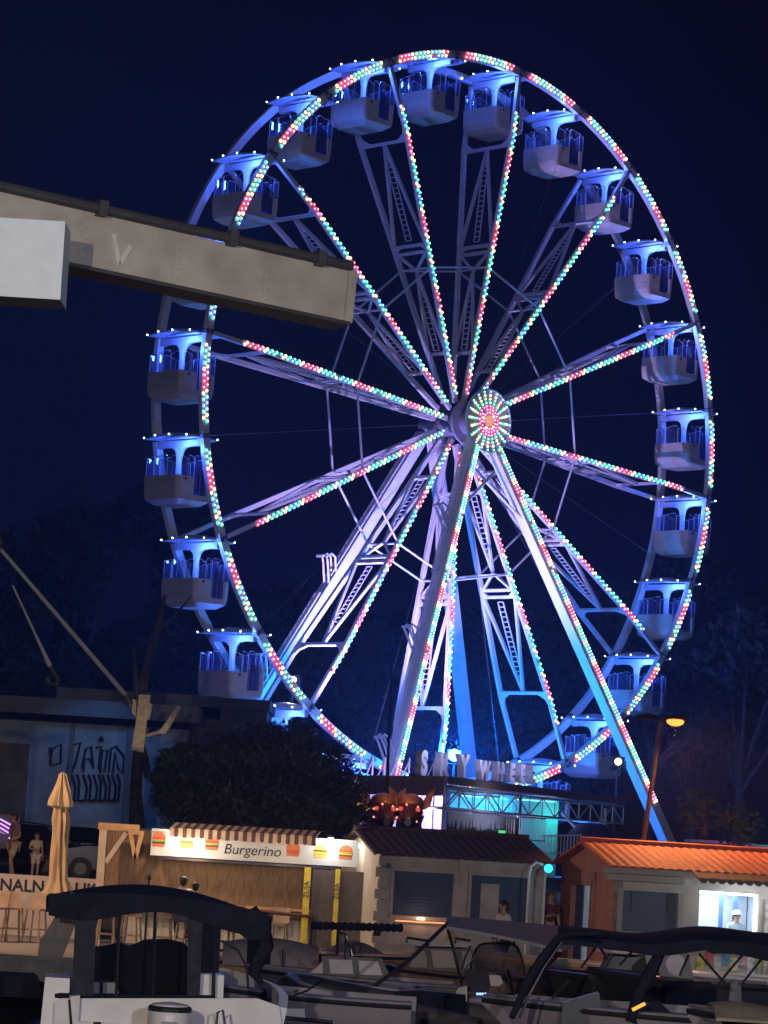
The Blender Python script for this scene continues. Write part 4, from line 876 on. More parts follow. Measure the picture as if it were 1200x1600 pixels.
# ------------------------------------------------------------------ cars on the street
def car(name, label, loc, rz, c):
    t = thing(name, label, 'car', loc, rz, 'dark cars parked on the street'); pm = mat('paint_'+name+label[:8], c, .18, .3, .05, 2, 0, .7)
    prof = [(-2.1, .35), (-2.15, .75), (-2.0, .98), (-1.1, 1.02), (-.5, 1.0), (1.2, .98), (2.0, .82), (2.15, .6), (2.1, .32)]
    b = MB(); n = len(prof); rows = [(-.86, .97), (-.78, 1), (.78, 1), (.86, .97)]
    vs = [(x*q, y, z*q if z > .5 else z) for y, q in rows for x, z in prof]; fs = []
    for i in range(3):
        for k in range(n): fs.append((i*n+k, i*n+(k+1) % n, (i+1)*n+(k+1) % n, (i+1)*n+k))
    fs += [tuple(range(n)), tuple(3*n+k for k in reversed(range(n)))]; b.add(vs, fs); b.build('body', pm, t, True)
    g = MB(); lo = [(-1.75, -.78, .98), (1.1, -.78, .96), (1.1, .78, .96), (-1.75, .78, .98)]; hi = [(-1.2, -.6, 1.42), (.35, -.6, 1.44), (.35, .6, 1.44), (-1.2, .6, 1.42)]
    g.add(lo+hi, [(0, 1, 5, 4), (1, 2, 6, 5), (2, 3, 7, 6), (3, 0, 4, 7)]); g.build('windows', dark_glass, t)
    MB().sheet(lambda u, v: (-1.25+1.65*u, -.62+1.24*v, 1.45+.06*(1-(2*u-1)**2)), 8, 6, .04).build('roof', pm, t, True)
    for sx_ in (-1.3, 1.3):
        for sy in (-.8, .8):
            wh = MB().tube([(sx_, sy-.1, .32), (sx_, sy+.1, .32)], .32, 16).build('wheel', black_rubber, t); MB().tube([(sx_, sy-.11, .32), (sx_, sy+.11, .32)], .17, 12).build('rim', mat('wheel_rim', (.08, .08, .09), .4, .6), wh)
    for sy in (-.6, .6): MB().box((2.05, sy, .66), (.1, .3, .12)).build('headlight', chrome, t); MB().box((-2.08, sy, .78), (.08, .28, .14)).build('tail_light', mat('tail_red', (.25, .01, .01), .2), t)
    for sy in (-.95, .95): MB().box((.75, sy, 1.03), (.14, .16, .1)).build('mirror', pm, t)
    return t
car('parked_car', 'dark blue car parked right of the closed parasol, behind the burger bar', (at(205, 1300, 80).x, 80, 1.2), R(184), (.01, .014, .05))
car('parked_car', 'black car parked behind the standing person at the far left', (at(10, 1300, 82).x, 82, 1.2), R(176), (.012, .012, .016))
car('parked_car', 'dark car further back between the other two dark cars', (at(105, 1300, 86).x, 86.5, 1.2), R(180), (.02, .02, .03))
# neon stripes at the left edge and stalls on the right
nz = at(6, 1296, 77); ne = thing('neon_sign', 'sign of four violet neon stripes at the left edge', 'neon sign', nz)
mb = MB()
for i in range(4): mb.tube([(-.5, 0, .28-.10*i), (-.1, 0, .26-.11*i), (.28, 0, .08-.12*i)], .022, 6)
mb.build('tubes', emit('violet_neon', (.55, .25, 1), 2.4), ne); MB().box((-.1, .06, -.05), (1.0, .05, .9)).beam((-.1, .08, -.4), (-.1, .08, 1.2-nz.z), .06, .06).build('panel', dark_metal, ne); lamp('POINT', 'violet_glow', (.1, -.5, 0), 6, (.5, .2, 1), .2, ne)
for px0, px1, Y, c, l_, py in ((1080, 1172, 84, (.75, .15, .75), 'long stall glowing pink violet behind the orange roof', 1327), (1176, 1240, 82, (.12, .62, .95), 'stall glowing cyan at the right edge behind the orange roof', 1334)):
    a, b = at(px0, py, Y), at(px1, py, Y); c_ = (a+b)/2; t = thing('lit_stall', l_, 'stall', (c_.x, Y, 1.2), 0, 'lit stalls behind the kiosks'); wd = b.x-a.x; zz = c_.z-1.2
    MB().box((0, .5, zz*.5-.2), (wd, 1, zz-.1)).box((0, .4, zz+.2), (wd+.2, 1.3, .08)).build('body', mat('stall_grey', (.3, .28, .34), .6), t); MB().box((0, -.08, zz-.05), (wd*.96, .06, .26)).build('light_panel', emit('panel_'+l_[:9]+l_[14:19], c, .75), t)
    MB().box((0, -.13, zz-.02), (wd*.94, .04, .05)).build('trim', mat('trim_violet', (.18, .12, .4), .5), t)
    for s in (-.48, .48): MB().box((wd*s, -.05, zz*.5), (.08, .08, zz)).build('post', white_steel, t)
    lamp('POINT', 'stall_glow', (0, -.8, zz), 10, c, .3, t)
a = at(1062, 1322, 86); t = thing('market_awning', 'pale awning edge lit white left of the pink stall', 'awning', (a.x, 86, 1.2)); MB().sheet(lambda u, v: (-.9+1.5*u, -.6+1.2*v, a.z-1.2-.04+.06*u), 6, 4, .06).build('cloth', mat('awning_pale', (.6, .55, .45), .7), t)
for s in (-.85, .55): MB().tube([(s, -.5, 0), (s, -.5, a.z-1.25)], .03).build('pole', white_steel, t)
lamp('POINT', 'awning_lamp', (.2, -.9, a.z-1.0), 14, (1, .9, .7), .08, t)

# ------------------------------------------------------------------ boats
WZ = -.9
def hull_mesh(L, B, D, rise=.35, inner=.4, fine=2.2):
    mb = MB(); ns = 14; rows = []
    for i in range(ns+1):
        s = i/ns; x = -L/2+L*s; q = max(0, (s-.4)/.6); b = max(.02, B/2*(.9+.1*min(1, s*3))*(1-q**fine)); z = D+rise*s*s; k = -.25+(D*.75+.25)*q**4
        bi = max(.01, b-.12); fl = z-inner*(1 if s < .96 else .3)
        xr = x-.55*q*q; xm = x-.28*q*q; rows.append([(xr, -b*.15, k), (xm, -b*.86, k+.35*(z-k)), (x, -b, z), (x, -bi, z+.02), (x, -bi, fl), (x, bi, fl), (x, bi, z+.02), (x, b, z), (xm, b*.86, k+.35*(z-k)), (xr, b*.15, k)])
    n = 10
    vs = [p for r_ in rows for p in r_]; fs = [(i*n+k, (i+1)*n+k, (i+1)*n+(k+1) % n, i*n+(k+1) % n) for i in range(ns) for k in range(n)]
    fs += [tuple(range(n))[::-1], tuple(ns*n+k for k in range(n))]
    mb.add(vs, fs); return mb
def boat(label, px, py, Y, head, L, B, hm, name='motor_boat', rise=.3, stripe=None, cat='boat', fine=2.2):
    p = at(px, py, Y); t = thing(name, label, cat, (p.x, Y, WZ), R(head), 'boats moored in the marina'); D = p.z-WZ
    h = hull_mesh(L, B, D, rise, .4, fine).build('hull', hm, t, True)
    rub = MB()
    for s in (-1, 1):
        pts = []
        for i in range(11):
            u = i/10; q = max(0, (u-.4)/.6); b = max(.02, B/2*(.9+.1*min(1, u*3))*(1-q**fine)); pts.append((-L/2+L*u, s*(b+.01), D+rise*u*u-.06))
        rub.tube(pts, .035, 6)
    rub.build('rub_rail', stripe or black_rubber, t); return t, D
def cabin(t, x, y, z0, z1, L, W, wm, wins, roofm=None, rake=.15, ov=.1):
    mb = MB(); lo = [(x-L/2, y-W/2, z0), (x+L/2+rake, y-W/2, z0), (x+L/2+rake, y+W/2, z0), (x-L/2, y+W/2, z0)]; hi = [(x-L/2+.05, y-W/2+.06, z1), (x+L/2-rake, y-W/2+.06, z1), (x+L/2-rake, y+W/2-.06, z1), (x-L/2+.05, y+W/2-.06, z1)]
    mb.add(lo+hi, [(0, 1, 5, 4), (1, 2, 6, 5), (2, 3, 7, 6), (3, 0, 4, 7), (4, 5, 6, 7), (3, 2, 1, 0)]); c = mb.build('cabin', wm, t)
    lo = [V(p) for p in lo]; hi = [V(p) for p in hi]
    for fi, u0, u1, v0, v1, gm in wins:
        a, b = (fi, (fi+1) % 4); P = lambda u, v: (lo[a]*(1-u)+lo[b]*u)*(1-v)+(hi[a]*(1-u)+hi[b]*u)*v
        nrm = (lo[b]-lo[a]).cross(hi[a]-lo[a]).normalized()
        pts = []; r_ = .22
        for cu_, cv_, a0 in ((u1, v1, 0), (u0, v1, 90), (u0, v0, 180), (u1, v0, 270)):
            for k in range(4):
                an = R(a0+30*k); du = (u1-u0)*r_; dv = (v1-v0)*r_; pts.append(P(cu_-math.copysign(du, cos(R(a0+45)))+du*cos(an), cv_-math.copysign(dv, sin(R(a0+45)))+dv*sin(an)))
        f = MB().prism(pts, nrm*.004, nrm*.012).build('window', gm, c)
    if roofm: MB().sheet(lambda u, v: (x-L/2-ov+(L-rake+2*ov)*u, y+(W/2+ov)*(2*v-1), z1+.04+.06*(1-(2*v-1)**2)), 6, 6, .05).build('roof', roofm, c)
    return c
pane_lit = mat('pane_pale', (.16, .15, .16), .15, 0, .25, 2, 0, .8)
brown_hull = mat('brown_hull', (.22, .12, .08), .35, 0, .2, 3); orange_hull = mat('orange_hull', (.42, .24, .12), .4, 0, .2, 3); grey_hull = mat('grey_hull', (.075, .075, .085), .4, 0, .15, 3); dark_hull = mat('dark_hull', (.025, .026, .032), .35, 0, .2, 3)
canvas_dark = mat('canvas_dark', (.035, .036, .05), .8, 0, .3, 5, .3, .2)
# left cabin cruiser with the navy enclosure
cx = at(245, 1556, 36.4); cb1 = thing('cabin_cruiser', 'white cabin cruiser with navy canvas enclosure and clear windows at the lower left', 'boat', (cx.x, 39.6, WZ), R(95), 'boats moored in the marina')
D1 = cx.z-WZ-.06
hull_mesh(6.6, 3.0, D1, .25, .3, 2.6).build('hull', gel_white, cb1, True)
C1 = V((cx.x, 39.6, WZ)); RM = MX.Rotation(-R(95), 3, 'Z')
def P1(px, py, Y=36.5): return RM @ (at(px, py, Y)-C1)
tm = MB(); tm.sheet(lambda u, v: P1(72+352*u, 1404+34*u-20*sin(pi*min(1, u*1.05))*(1 if v > 0 else 1)+(14-26*v if v < .5 else 1), 36.4+2.6*v)+V((0, 0, .05*sin(pi*v)+.10*sin(pi*u))), 24, 8, .06)
top_ = tm.build('canopy', navy_canvas, cb1, True)
tm = MB(); tm.sheet(lambda u, v: P1(76+344*u, 1396+30*u-12*sin(pi*u)+(34+8*sin(u*9)+(6 if u > .88 else 0))*v, 36.38), 30, 3, .03, 0, (1, 0, 0)); tm.build('canopy_valance', navy_canvas, top_, True)
def q1(mb, pts, Y=36.42, th=.02): mb.prism([P1(x_, y_, Y) for x_, y_ in pts], (0, 0, 0), (th, 0, 0))
fm = MB(); q1(fm, [(118, 1425), (156, 1428), (150, 1452), (146, 1556), (112, 1556)]); fm.build('curtain', canvas_dark, cb1)
fm = MB(); q1(fm, [(294, 1430), (318, 1432), (312, 1556), (292, 1556)]); fm.build('curtain', canvas_dark, cb1)
fm = MB(); q1(fm, [(333, 1432), (346, 1434), (342, 1520), (332, 1520)]); fm.build('curtain', navy_canvas, cb1)
fm = MB(); q1(fm, [(154, 1428), (294, 1432), (292, 1552), (146, 1552)], 36.47, .008); fm.build('window', vinyl, cb1)
fm = MB(); q1(fm, [(312, 1432), (336, 1434), (334, 1520), (310, 1520)], 36.46, .02); fm.build('window', dark_glass, cb1)
for px in (184, 240): MB().tube([P1(px+3, 1418, 36.4), P1(px-4, 1600, 36.4)], .022, 6).build('pole', chrome if px > 200 else dark_metal, cb1)
sp_ = MB(); sp_.prism([P1(x_, y_, 37) for x_, y_ in ((112, 1392), (128, 1420), (96, 1500), (58, 1500), (62, 1470))], (0, 0, 0), (.02, 0, 0)); sp_.build('side_window', glass('side_vinyl', (.03, .03, .045), .78, .2, .06), cb1)
fm = MB(); fm.tube([P1(86, 1556), P1(336, 1560)], .045, 6).build('snap_bar', navy_canvas, cb1)
cu_ = MB(); cu_.tube([P1(392, 1420), P1(410, 1450), P1(416, 1478), P1(404, 1500), P1(396, 1520), P1(410, 1538)], [.08, .11, .10, .10, .07, .03], 9).build('hanging_curtain', navy_canvas, cb1, True)
fm = MB(); fm.tube([P1(334, 1520), P1(332, 1600)], .025).tube([P1(345, 1470), P1(372, 1485), P1(385, 1510), P1(388, 1545)], .016).build('hand_rail', dark_metal, cb1)
hs_ = MB().prism([P1(x_, y_, 38.0) for x_, y_ in ((128, 1556), (140, 1482), (168, 1479), (186, 1474), (202, 1480), (214, 1476), (226, 1470), (262, 1469), (286, 1474), (296, 1482), (304, 1556))], (0, 0, 0), (.5, 0, 0))
hs_.build('helm_shade_panel', mat('helm_shade_black', (.006, .006, .010), .8, spec=.08), cb1)  # near-black panel; the shade of the cruiser's interior is put into its colour
q = P1(330, 1540, 36.9); MB().box(q+V((0, .05, -.3)), (.6, .42, .9), 0, 0, .92).build('cockpit_side', gel_white, cb1); q = P1(90, 1540, 37); MB().box(q+V((0, 0, -.35)), (1.2, .36, .95), 0, 0, .85).build('coaming', gel_white, cb1)
MB().prism([P1(x_, y_, 36.34) for x_, y_ in ((84, 1612), (86, 1566), (96, 1560), (402, 1560), (436, 1572), (442, 1612))], (0, 0, 0), (.06, 0, 0)).build('transom', gel_white, cb1)
MB().prism([P1(x_, y_, 37.2) for x_, y_ in ((130, 1552), (134, 1534), (180, 1536), (186, 1552))], (0, 0, 0), (.4, 0, 0)).build('stern_seat', mat('seat_grey', (.30, .30, .33), .6), cb1)
om = P1(264, 1600, 35.6); ob = MB().lathe([(.02, -.9), (.14, -.9), (.17, -.3), (.25, -.16), (.27, .02), (.26, .17), (.22, .24), (.02, .27)], om, 16, 0, 1.15, 1); mo = ob.build('outboard_motor', gel_white, cb1, True)
MB().lathe([(.262, .155), (.262, .20), (.245, .22)], om, 16, 0, 1.17, 1.02).build('cowl_band', black_rubber, mo); MB().box(om+V((-.30, 0, .02)), (.02, .2, .05)).build('badge', mat('badge_grey', (.3, .3, .33), .4), mo)
fm = MB().tube([P1(338, 1604, 35.9), P1(340, 1582, 35.9), P1(348, 1578, 35.9), P1(352, 1604, 35.9)], .018).build('boarding_ladder', chrome, cb1)
MB().box(P1(152, 1603, 36.25)+V((-.03, 0, 0)), (.02, .1, .10), R(20)).build('star_mark', mat('ink', (0, 0, 0)), cb1)
MB().tube([P1(109, 1562, 36.3), P1(112, 1604, 36.3)], .02).build('rope', black_rubber, cb1)

# rows of smaller boats behind, left to right
pane = mat('pane_lit_view', (.46, .40, .46), .35, 0, .35, 1.5, 0, .6); mauve_hull = mat('mauve_hull', (.24, .21, .24), .4, 0, .15, 2)  # lit quay seen through the glass is put into an opaque pale colour
def pose(label, px, py, Y, head, L, B, hm, name, rise=.3, stripe=None):
    t, D = boat(label, px, py, Y, head, L, B, hm, name, rise, stripe); M = MX.Rotation(-R(head), 3, 'Z'); o = V(t.location); return t, D, (lambda x_, y_, Y_=Y: M @ (at(x_, y_, Y_)-o))
pale_rail = mat('pale_rail', (.45, .42, .48), .4, 0, .08)
def panel(t, Q, name, pts, Y, mt, th=.04): MB().prism([Q(x_, y_, Y) for x_, y_ in pts], (0, 0, 0), Q(600, 1500, Y+th)-Q(600, 1500, Y)).build(name, mt, t)
b, D, Q = pose('small orange lit boat under a pale and navy striped cover behind the cruiser', 432, 1510, 54, 183, 3.4, 1.5, orange_hull, 'covered_boat', .15)
cv = MB()
for i, mm_ in enumerate((0, 0, 1, 0)): cv.sheet(lambda u, v: (-.75+.44*(i+u), -.66+1.32*v, D+.02+.50*sin(pi*v)**.6*(.75+.25*sin(pi*(i+u)/4))), 4, 10, .02, mm_)
cv.build('cover', [mat('cover_pale', (.26, .22, .24), .8), navy_canvas], b, True); MB().tube([Q(442, 1484, 53.2), Q(442, 1534, 53.2)], .018).build('stanchion', chrome, b)
for a_ in ((386, 1490), (398, 1478)): pass
b, D, Q = pose('dark cuddy boat with brown foredeck and pale side windows under the furled sail', 548, 1528, 50, 181, 3.6, 1.6, mauve_hull, 'cuddy_boat', .12)
panel(b, Q, 'foredeck', ((468, 1548), (482, 1520), (506, 1504), (508, 1548)), 49.4, brown_hull)
cf = MB().prism([Q(x_, y_, 49.4) for x_, y_ in ((502, 1494), (596, 1497), (612, 1530), (506, 1530))], (0, 0, 0), Q(550, 1500, 50.3)-Q(550, 1500, 49.4)).build('cuddy', dark_hull, b)
for pts in (((514, 1499), (550, 1500), (552, 1522), (516, 1521)), ((560, 1501), (590, 1502), (598, 1524), (562, 1523)), ((486, 1520), (504, 1502), (504, 1521))): MB().prism([Q(x_, y_, 49.37) for x_, y_ in pts], (0, 0, 0), Q(550, 1500, 49.39)-Q(550, 1500, 49.37)).build('window', pane, cf)
MB().tube([Q(538, 1498, 49.2), Q(541, 1468, 49.2), Q(547, 1478, 49.2), Q(553, 1484, 49.2), Q(556, 1492, 49.2)], .016).build('bow_rail', chrome, b)
b, D, Q = pose('brown boat with a violet lit white wheelhouse roof in the middle row', 668, 1518, 52, 178, 3.6, 1.6, brown_hull, 'wheelhouse_boat', .2)
wh = MB().prism([Q(x_, y_, 51.3) for x_, y_ in ((650, 1476), (738, 1482), (748, 1528), (632, 1524), (638, 1506))], (0, 0, 0), Q(680, 1500, 52.2)-Q(680, 1500, 51.3)).build('wheelhouse', mat('cabin_grey', (.16, .15, .17), .5), b)
for pts in (((648, 1483), (662, 1484), (667, 1495), (667, 1512), (641, 1511)), ((673, 1484), (709, 1486), (715, 1512), (678, 1512)), ((721, 1486), (736, 1487), (742, 1513), (725, 1513))): MB().prism([Q(x_, y_, 51.26) for x_, y_ in pts], (0, 0, 0), Q(680, 1500, 51.29)-Q(680, 1500, 51.26)).build('window', pane, wh)
MB().prism([Q(x_, y_, 51.0) for x_, y_ in ((622, 1470), (650, 1467), (700, 1470), (735, 1475), (728, 1480), (650, 1478))], (0, 0, 0), Q(680, 1500, 52.4)-Q(680, 1500, 51.0)).build('roof', mat('roof_white', (.62, .58, .66), .5, 0, .05), wh)
MB().tube([Q(635, 1472, 51), Q(636, 1465, 51), Q(668, 1470, 51), Q(669, 1478, 51)], .022).tube([Q(711, 1474, 51), Q(712, 1466, 51), Q(735, 1470, 51)], .022).build('roof_rail', dark_metal, wh)
b, D, Q = pose('orange lit wooden boat moored under the blue kiosk door', 850, 1500, 56, 177, 3.4, 1.5, orange_hull, 'wooden_boat', .12, mat('orange_rail', (.6, .32, .14), .5)); MB().box((-.2, 0, D-.08), (.3, 1.3, .05)).box((.7, 0, D-.02), (.25, 1.0, .05)).build('thwart', stool_w, b)
panel(b, Q, 'folded_cover', ((866, 1500), (886, 1498), (892, 1530), (876, 1536), (868, 1520)), 54.8, grey_canvas, .2)
b, D, Q = pose('open boat with a warm lit deck left of the middle kiosk drainpipe', 600, 1492, 57.5, 3, 3.4, 1.5, orange_hull, 'open_boat', .1); MB().sheet(lambda u, v: (-1.2+1.2*u, -.6+1.2*v, D+.02+.22*sin(pi*v)*sin(pi*u)), 8, 8, .02).build('cover', grey_canvas, b, True)
b, D, Q = pose('red brown low boat between the wooden boat and the navy bimini', 890, 1536, 51, 177, 2.6, 1.4, brown_hull, 'low_boat', .1)
# rigid inflatable
rp = at(575, 1575, 43); rb = thing('inflatable_dinghy', 'dark inflatable dinghy with highlight edged grey tubes in the lower middle', 'dinghy', (rp.x, 43, WZ), R(152), 'boats moored in the marina')
zt = rp.z-WZ
path = [(-2.2, -.75, zt-.05), (-1, -.78, zt), (.2, -.75, zt+.05), (.8, -.58, zt+.12), (1.2, -.28, zt+.20), (1.3, 0, zt+.22), (1.2, .28, zt+.20), (.8, .58, zt+.12), (.2, .75, zt+.05), (-1, .78, zt), (-2.2, .75, zt-.05)]
MB().tube(path, [.10]+[.20]*9+[.10], 14).build('tube', mat('rib_grey', (.09, .075, .075), .4, 0, .2, 4), rb, True)
MB().tube([(x*1.02, y*1.1, z+.185) for x, y, z in path[1:-1]], .028, 6).build('edge_highlight', pale_rail, rb)  # pale strip stands in for the lit top edge of the tube
hb_ = MB(); hb_.add([(-2.1, -.6, 0), (.9, -.35, .1), (1.2, 0, .3), (.9, .35, .1), (-2.1, .6, 0), (-2.1, -.6, zt-.15), (.9, -.35, zt), (1.2, 0, zt+.1), (.9, .35, zt), (-2.1, .6, zt-.15)], [(0, 1, 6, 5), (1, 2, 7, 6), (2, 3, 8, 7), (3, 4, 9, 8), (4, 0, 5, 9), (5, 6, 7, 8, 9), (4, 3, 2, 1, 0)]); hb_.build('hull', dark_hull, rb)
MB().box((-1.0, 0, zt+.10), (.9, .8, .4), 0, 0, .9).build('seat_box', navy_canvas, rb)
cl_ = MB()
for i in range(6): q_ = path[1+i]; cl_.box((q_[0], q_[1]*1.28, q_[2]+.02), (.10, .05, .12))
cl_.build('handles', black_rubber, rb); 
# boat with grey bimini in the middle
b, D, Q = pose('open grey boat with a flat grey bimini, round windscreen and steering console', 790, 1560, 46, 174, 4.4, 1.9, mauve_hull, 'bimini_boat', .1, pale_rail)
MB().sheet(lambda u, v: Q(698+(180+82*v)*u, 1447+(36-10*v)*u-16*v, 44.6+2.6*v)+V((0, 0, .04*sin(pi*v)+.02*sin(pi*u))), 16, 8, .05).build('bimini', mat('bimini_grey', (.25, .235, .27), .8, 0, .12, 4, .2), b, True)
MB().tube([Q(700, 1442, 45), Q(640, 1500, 44.5), Q(556, 1562, 44)], .03, 6).build('stay_pole', dark_metal, b)
MB().tube([Q(698, 1446, 45), Q(708, 1480, 45.2), Q(722, 1540, 45.3)], .025).tube([Q(880, 1484, 45.5), Q(846, 1520, 45)], .025).tube([Q(808, 1464, 46.5), Q(800, 1478, 46.5)], .02).build('frame', dark_metal, b)
ws = MB().sheet(lambda u, v: Q(733+88*u-(8 if u < .5 else -2)*(1-v), 1526-(46*(1-(2*u-1)**6)+4)*v, 46-.25*sin(pi*u)), 18, 5, .015, 0, (0, 1, 0)); ws.build('windscreen', glass('smoked', (.05, .05, .07), .35, .1, .12), b)
MB().tube([Q(733+88*i/16, 1526-50*(1-(2*i/16-1)**6)-2, 46-.25*sin(pi*i/16)) for i in range(17)], .02, 6).build('windscreen_frame', dark_metal, b)
MB().tube([Q(722, 1515, 45.4), Q(727, 1495, 45.4), Q(735, 1478, 45.4)], .018).tube([Q(728, 1512, 45.3), Q(748, 1486, 45.4)], .014).build('grab_rail', chrome, b)
panel(b, Q, 'side_panel', ((702, 1604), (708, 1560), (716, 1544), (730, 1540), (730, 1604)), 45.0, gel_white, .12)
panel(b, Q, 'seat_back', ((726, 1516), (760, 1514), (766, 1548), (728, 1550)), 45.25, mat('seat_navy', (.02, .02, .035), .6), .2); panel(b, Q, 'cushion', ((760, 1523), (782, 1524), (786, 1536), (780, 1541), (763, 1540)), 45.4, gel_white, .3)
panel(b, Q, 'console', ((732, 1552), (790, 1548), (806, 1572), (778, 1604), (734, 1604)), 45.2, dark_hull, .3)
sw_ = MB(); cc_ = Q(797, 1534, 45.1)
sw_.tube([cc_+V((.05*sin(i*.4), .18*cos(i*pi/8), .18*sin(i*pi/8))) for i in range(17)], .018, 6).beam(cc_+V((0, -.17, 0)), cc_+V((0, .17, 0)), .03, .03).build('steering_wheel', black_rubber, b)
panel(b, Q, 'engine_cover', ((818, 1604), (822, 1582), (850, 1566), (872, 1568), (874, 1604)), 44.6, mat('engine_grey', (.17, .16, .17), .5), .5)
cn_ = MB()
for i, x_ in enumerate((746, 750, 754, 758, 766, 786)): cn_.ball(Q(x_, 1553+(i % 3)*(i > 3)*2, 45.12), .02, 0, 6)
cn_.build('instrument_lights', emit('instr', (.25, .4, 1), 2.5), b)
# boats on the right
b, D, Q = pose('boat with a pink lit white hardtop and dark windscreen behind the navy bimini', 985, 1530, 49, 176, 3.4, 1.7, dark_hull, 'hardtop_boat', .1)
MB().prism([Q(x_, y_, 48.0) for x_, y_ in ((926, 1480), (940, 1477), (1024, 1481), (1026, 1488), (1000, 1491), (934, 1487))], (0, 0, 0), Q(980, 1480, 49.6)-Q(980, 1480, 48.0)).build('hardtop', mat('hardtop_pink', (.62, .42, .52), .45, 0, .05), b)
panel(b, Q, 'windscreen', ((944, 1490), (1008, 1492), (1014, 1530), (936, 1530)), 48.6, mat('screen_dark', (.06, .06, .075), .25), .04); 
for x0, x1 in ((952, 934), (958, 941)): MB().tube([Q(x0, 1489, 47.9), Q(x1, 1520, 47.9), Q(x1-6, 1548, 47.9)], .022).build('rail', chrome, b)
MB().tube([Q(964, 1524, 47.6), Q(968, 1545, 47.6), Q(980, 1550, 47.6)], .022).tube([Q(1002, 1530, 47.6), Q(1012, 1524, 47.6), Q(1020, 1536, 47.6), Q(1030, 1562, 47.6)], .05).build('seat_frame', gel_white, b)
b, D, Q = pose('grey hooded boat with an oval pane right of the hardtop boat', 1062, 1530, 47, 180, 3.0, 1.6, dark_hull, 'cabin_boat', .1)
hd_ = MB().prism([Q(x_, y_, 46.4) for x_, y_ in ((1030, 1528), (1034, 1490), (1046, 1479), (1060, 1479), (1076, 1490), (1084, 1530))], (0, 0, 0), Q(1060, 1500, 47.2)-Q(1060, 1500, 46.4)).build('hood', mat('hood_grey', (.20, .19, .20), .6), b)
MB().prism([Q(1056+16*cos(i*pi/8)*(1 if sin(i*pi/8) > 0 else .92), 1508-17*sin(i*pi/8), 46.36) for i in range(16)], (0, 0, 0), Q(1060, 1500, 46.39)-Q(1060, 1500, 46.36)).build('window', pane, hd_)
panel(b, Q, 'dark_cover', ((1038, 1538), (1060, 1532), (1110, 1534), (1120, 1548), (1118, 1576), (1040, 1574)), 46.0, navy_canvas, .5)
b, D, Q = pose('long white hulled boat moored below the lit shop', 1160, 1526, 53, 178, 3.6, 1.6, gel_white, 'white_boat', .08, gel_white)
b, D, Q = pose('dark boat with a long navy bimini on slanting arches at the lower right', 1030, 1578, 38, 178, 4.6, 2.2, mauve_hull, 'navy_bimini_boat', .05)
MB().sheet(lambda u, v: Q(872+380*u, 1468+14*u+6*sin(u*7)-18*v, 37+2.4*v)+V((0, 0, .10*sin(pi*v)+.02*sin(u*14))), 24, 8, .06).build('bimini', navy_canvas, b, True)
MB().sheet(lambda u, v: Q(940+300*u, 1467+14*u+5*sin(u*7)+(12+6*sin(u*5)*sin(u*5)+7*(u > .55))*v, 36.98), 26, 2, .03, 0, (0, 1, 0)).build('bimini_valance', navy_canvas, b, True)
MB().tube([Q(940, 1458, 37.0), Q(890, 1459, 37.0), Q(872, 1466, 37.0), Q(846, 1500, 36.9), Q(822, 1540, 36.8), Q(800, 1590, 36.6)], [.03, .04, .05, .065, .06, .04], 8).build('arch', navy_canvas, b, True); MB().tube([Q(878, 1472, 36.8), Q(850, 1512, 36.7), Q(826, 1556, 36.6), Q(812, 1590, 36.5)], .018, 6).build('arch_rail', chrome, b)
MB().tube([Q(1036, 1480, 37.2), Q(1020, 1512, 37.1), Q(996, 1560, 37), Q(984, 1596, 37)], [.06, .085, .08, .06], 8).build('arch', navy_canvas, b, True)
for pts in (((1092, 1490), (1140, 1545)), ((1165, 1486), (1120, 1540)), ((938, 1470), (908, 1512)), ((936, 1478), (950, 1500)), ((996, 1478), (968, 1508)), ((1198, 1488), (1160, 1536)), ((1076, 1492), (1062, 1524)), ((890, 1532), (862, 1560))): MB().tube([Q(*pts[0], 37.4), Q(*pts[1], 37.4)], .018, 6).build('brace', dark_metal, b)
panel(b, Q, 'covered_post', ((1136, 1590), (1142, 1536), (1150, 1530), (1158, 1540), (1160, 1590)), 37.6, grey_canvas, .15)
panel(b, Q, 'console', ((876, 1600), (880, 1566), (936, 1550), (944, 1600)), 37.2, dark_hull, .4)
MB().tube([Q(988, 1578, 36.6), Q(1008, 1568, 36.6)], .022).build('reflector_bar', emit('orange_glint', (1, .45, .08), 1.4), b)  # orange glint put into the bar as its own emission
panel(b, Q, 'seat', ((990, 1600), (996, 1572), (1032, 1566), (1066, 1600)), 37.0, navy_canvas, .4)
b, D, Q = pose('boat under a pale weathered cover at the bottom right corner', 1255, 1596, 33, 178, 2.6, 1.7, mauve_hull, 'covered_boat', .1); MB().sheet(lambda u, v: (-1.25+2.3*u, -.75+1.5*v, D+.02+.16*sin(pi*v)*(.7+.3*sin(u*9))), 16, 8, .03).build('cover', mat('cover_tan', (.30, .25, .18), .8, 0, .25, 3, .3), b, True)
b, D, Q = pose('grey moored boat just right of the cruiser stern', 470, 1552, 41, 176, 3.2, 1.6, mauve_hull, 'grey_boat', .1); panel(b, Q, 'name_plate', ((446, 1576), (476, 1576), (477, 1590), (446, 1590)), 40.1, gel_white, .02); MB().tube([Q(388, 1600, 39.5), Q(398, 1588, 39.5), Q(420, 1588, 39.5), Q(520, 1598, 39.4)], .03).build('hand_rail', chrome, b)
MB().tube([Q(415, 1562, 39.9), Q(440, 1562, 39.9), Q(480, 1548, 39.9), Q(505, 1530, 40.2)], .014).build('mooring_rope', black_rubber, b)
b, D, Q = pose('mauve grey boat with a navy roll cover under the white wheelhouse boat', 660, 1552, 48.5, 177, 3.4, 1.7, mauve_hull, 'roll_cover_boat', .1, pale_rail)
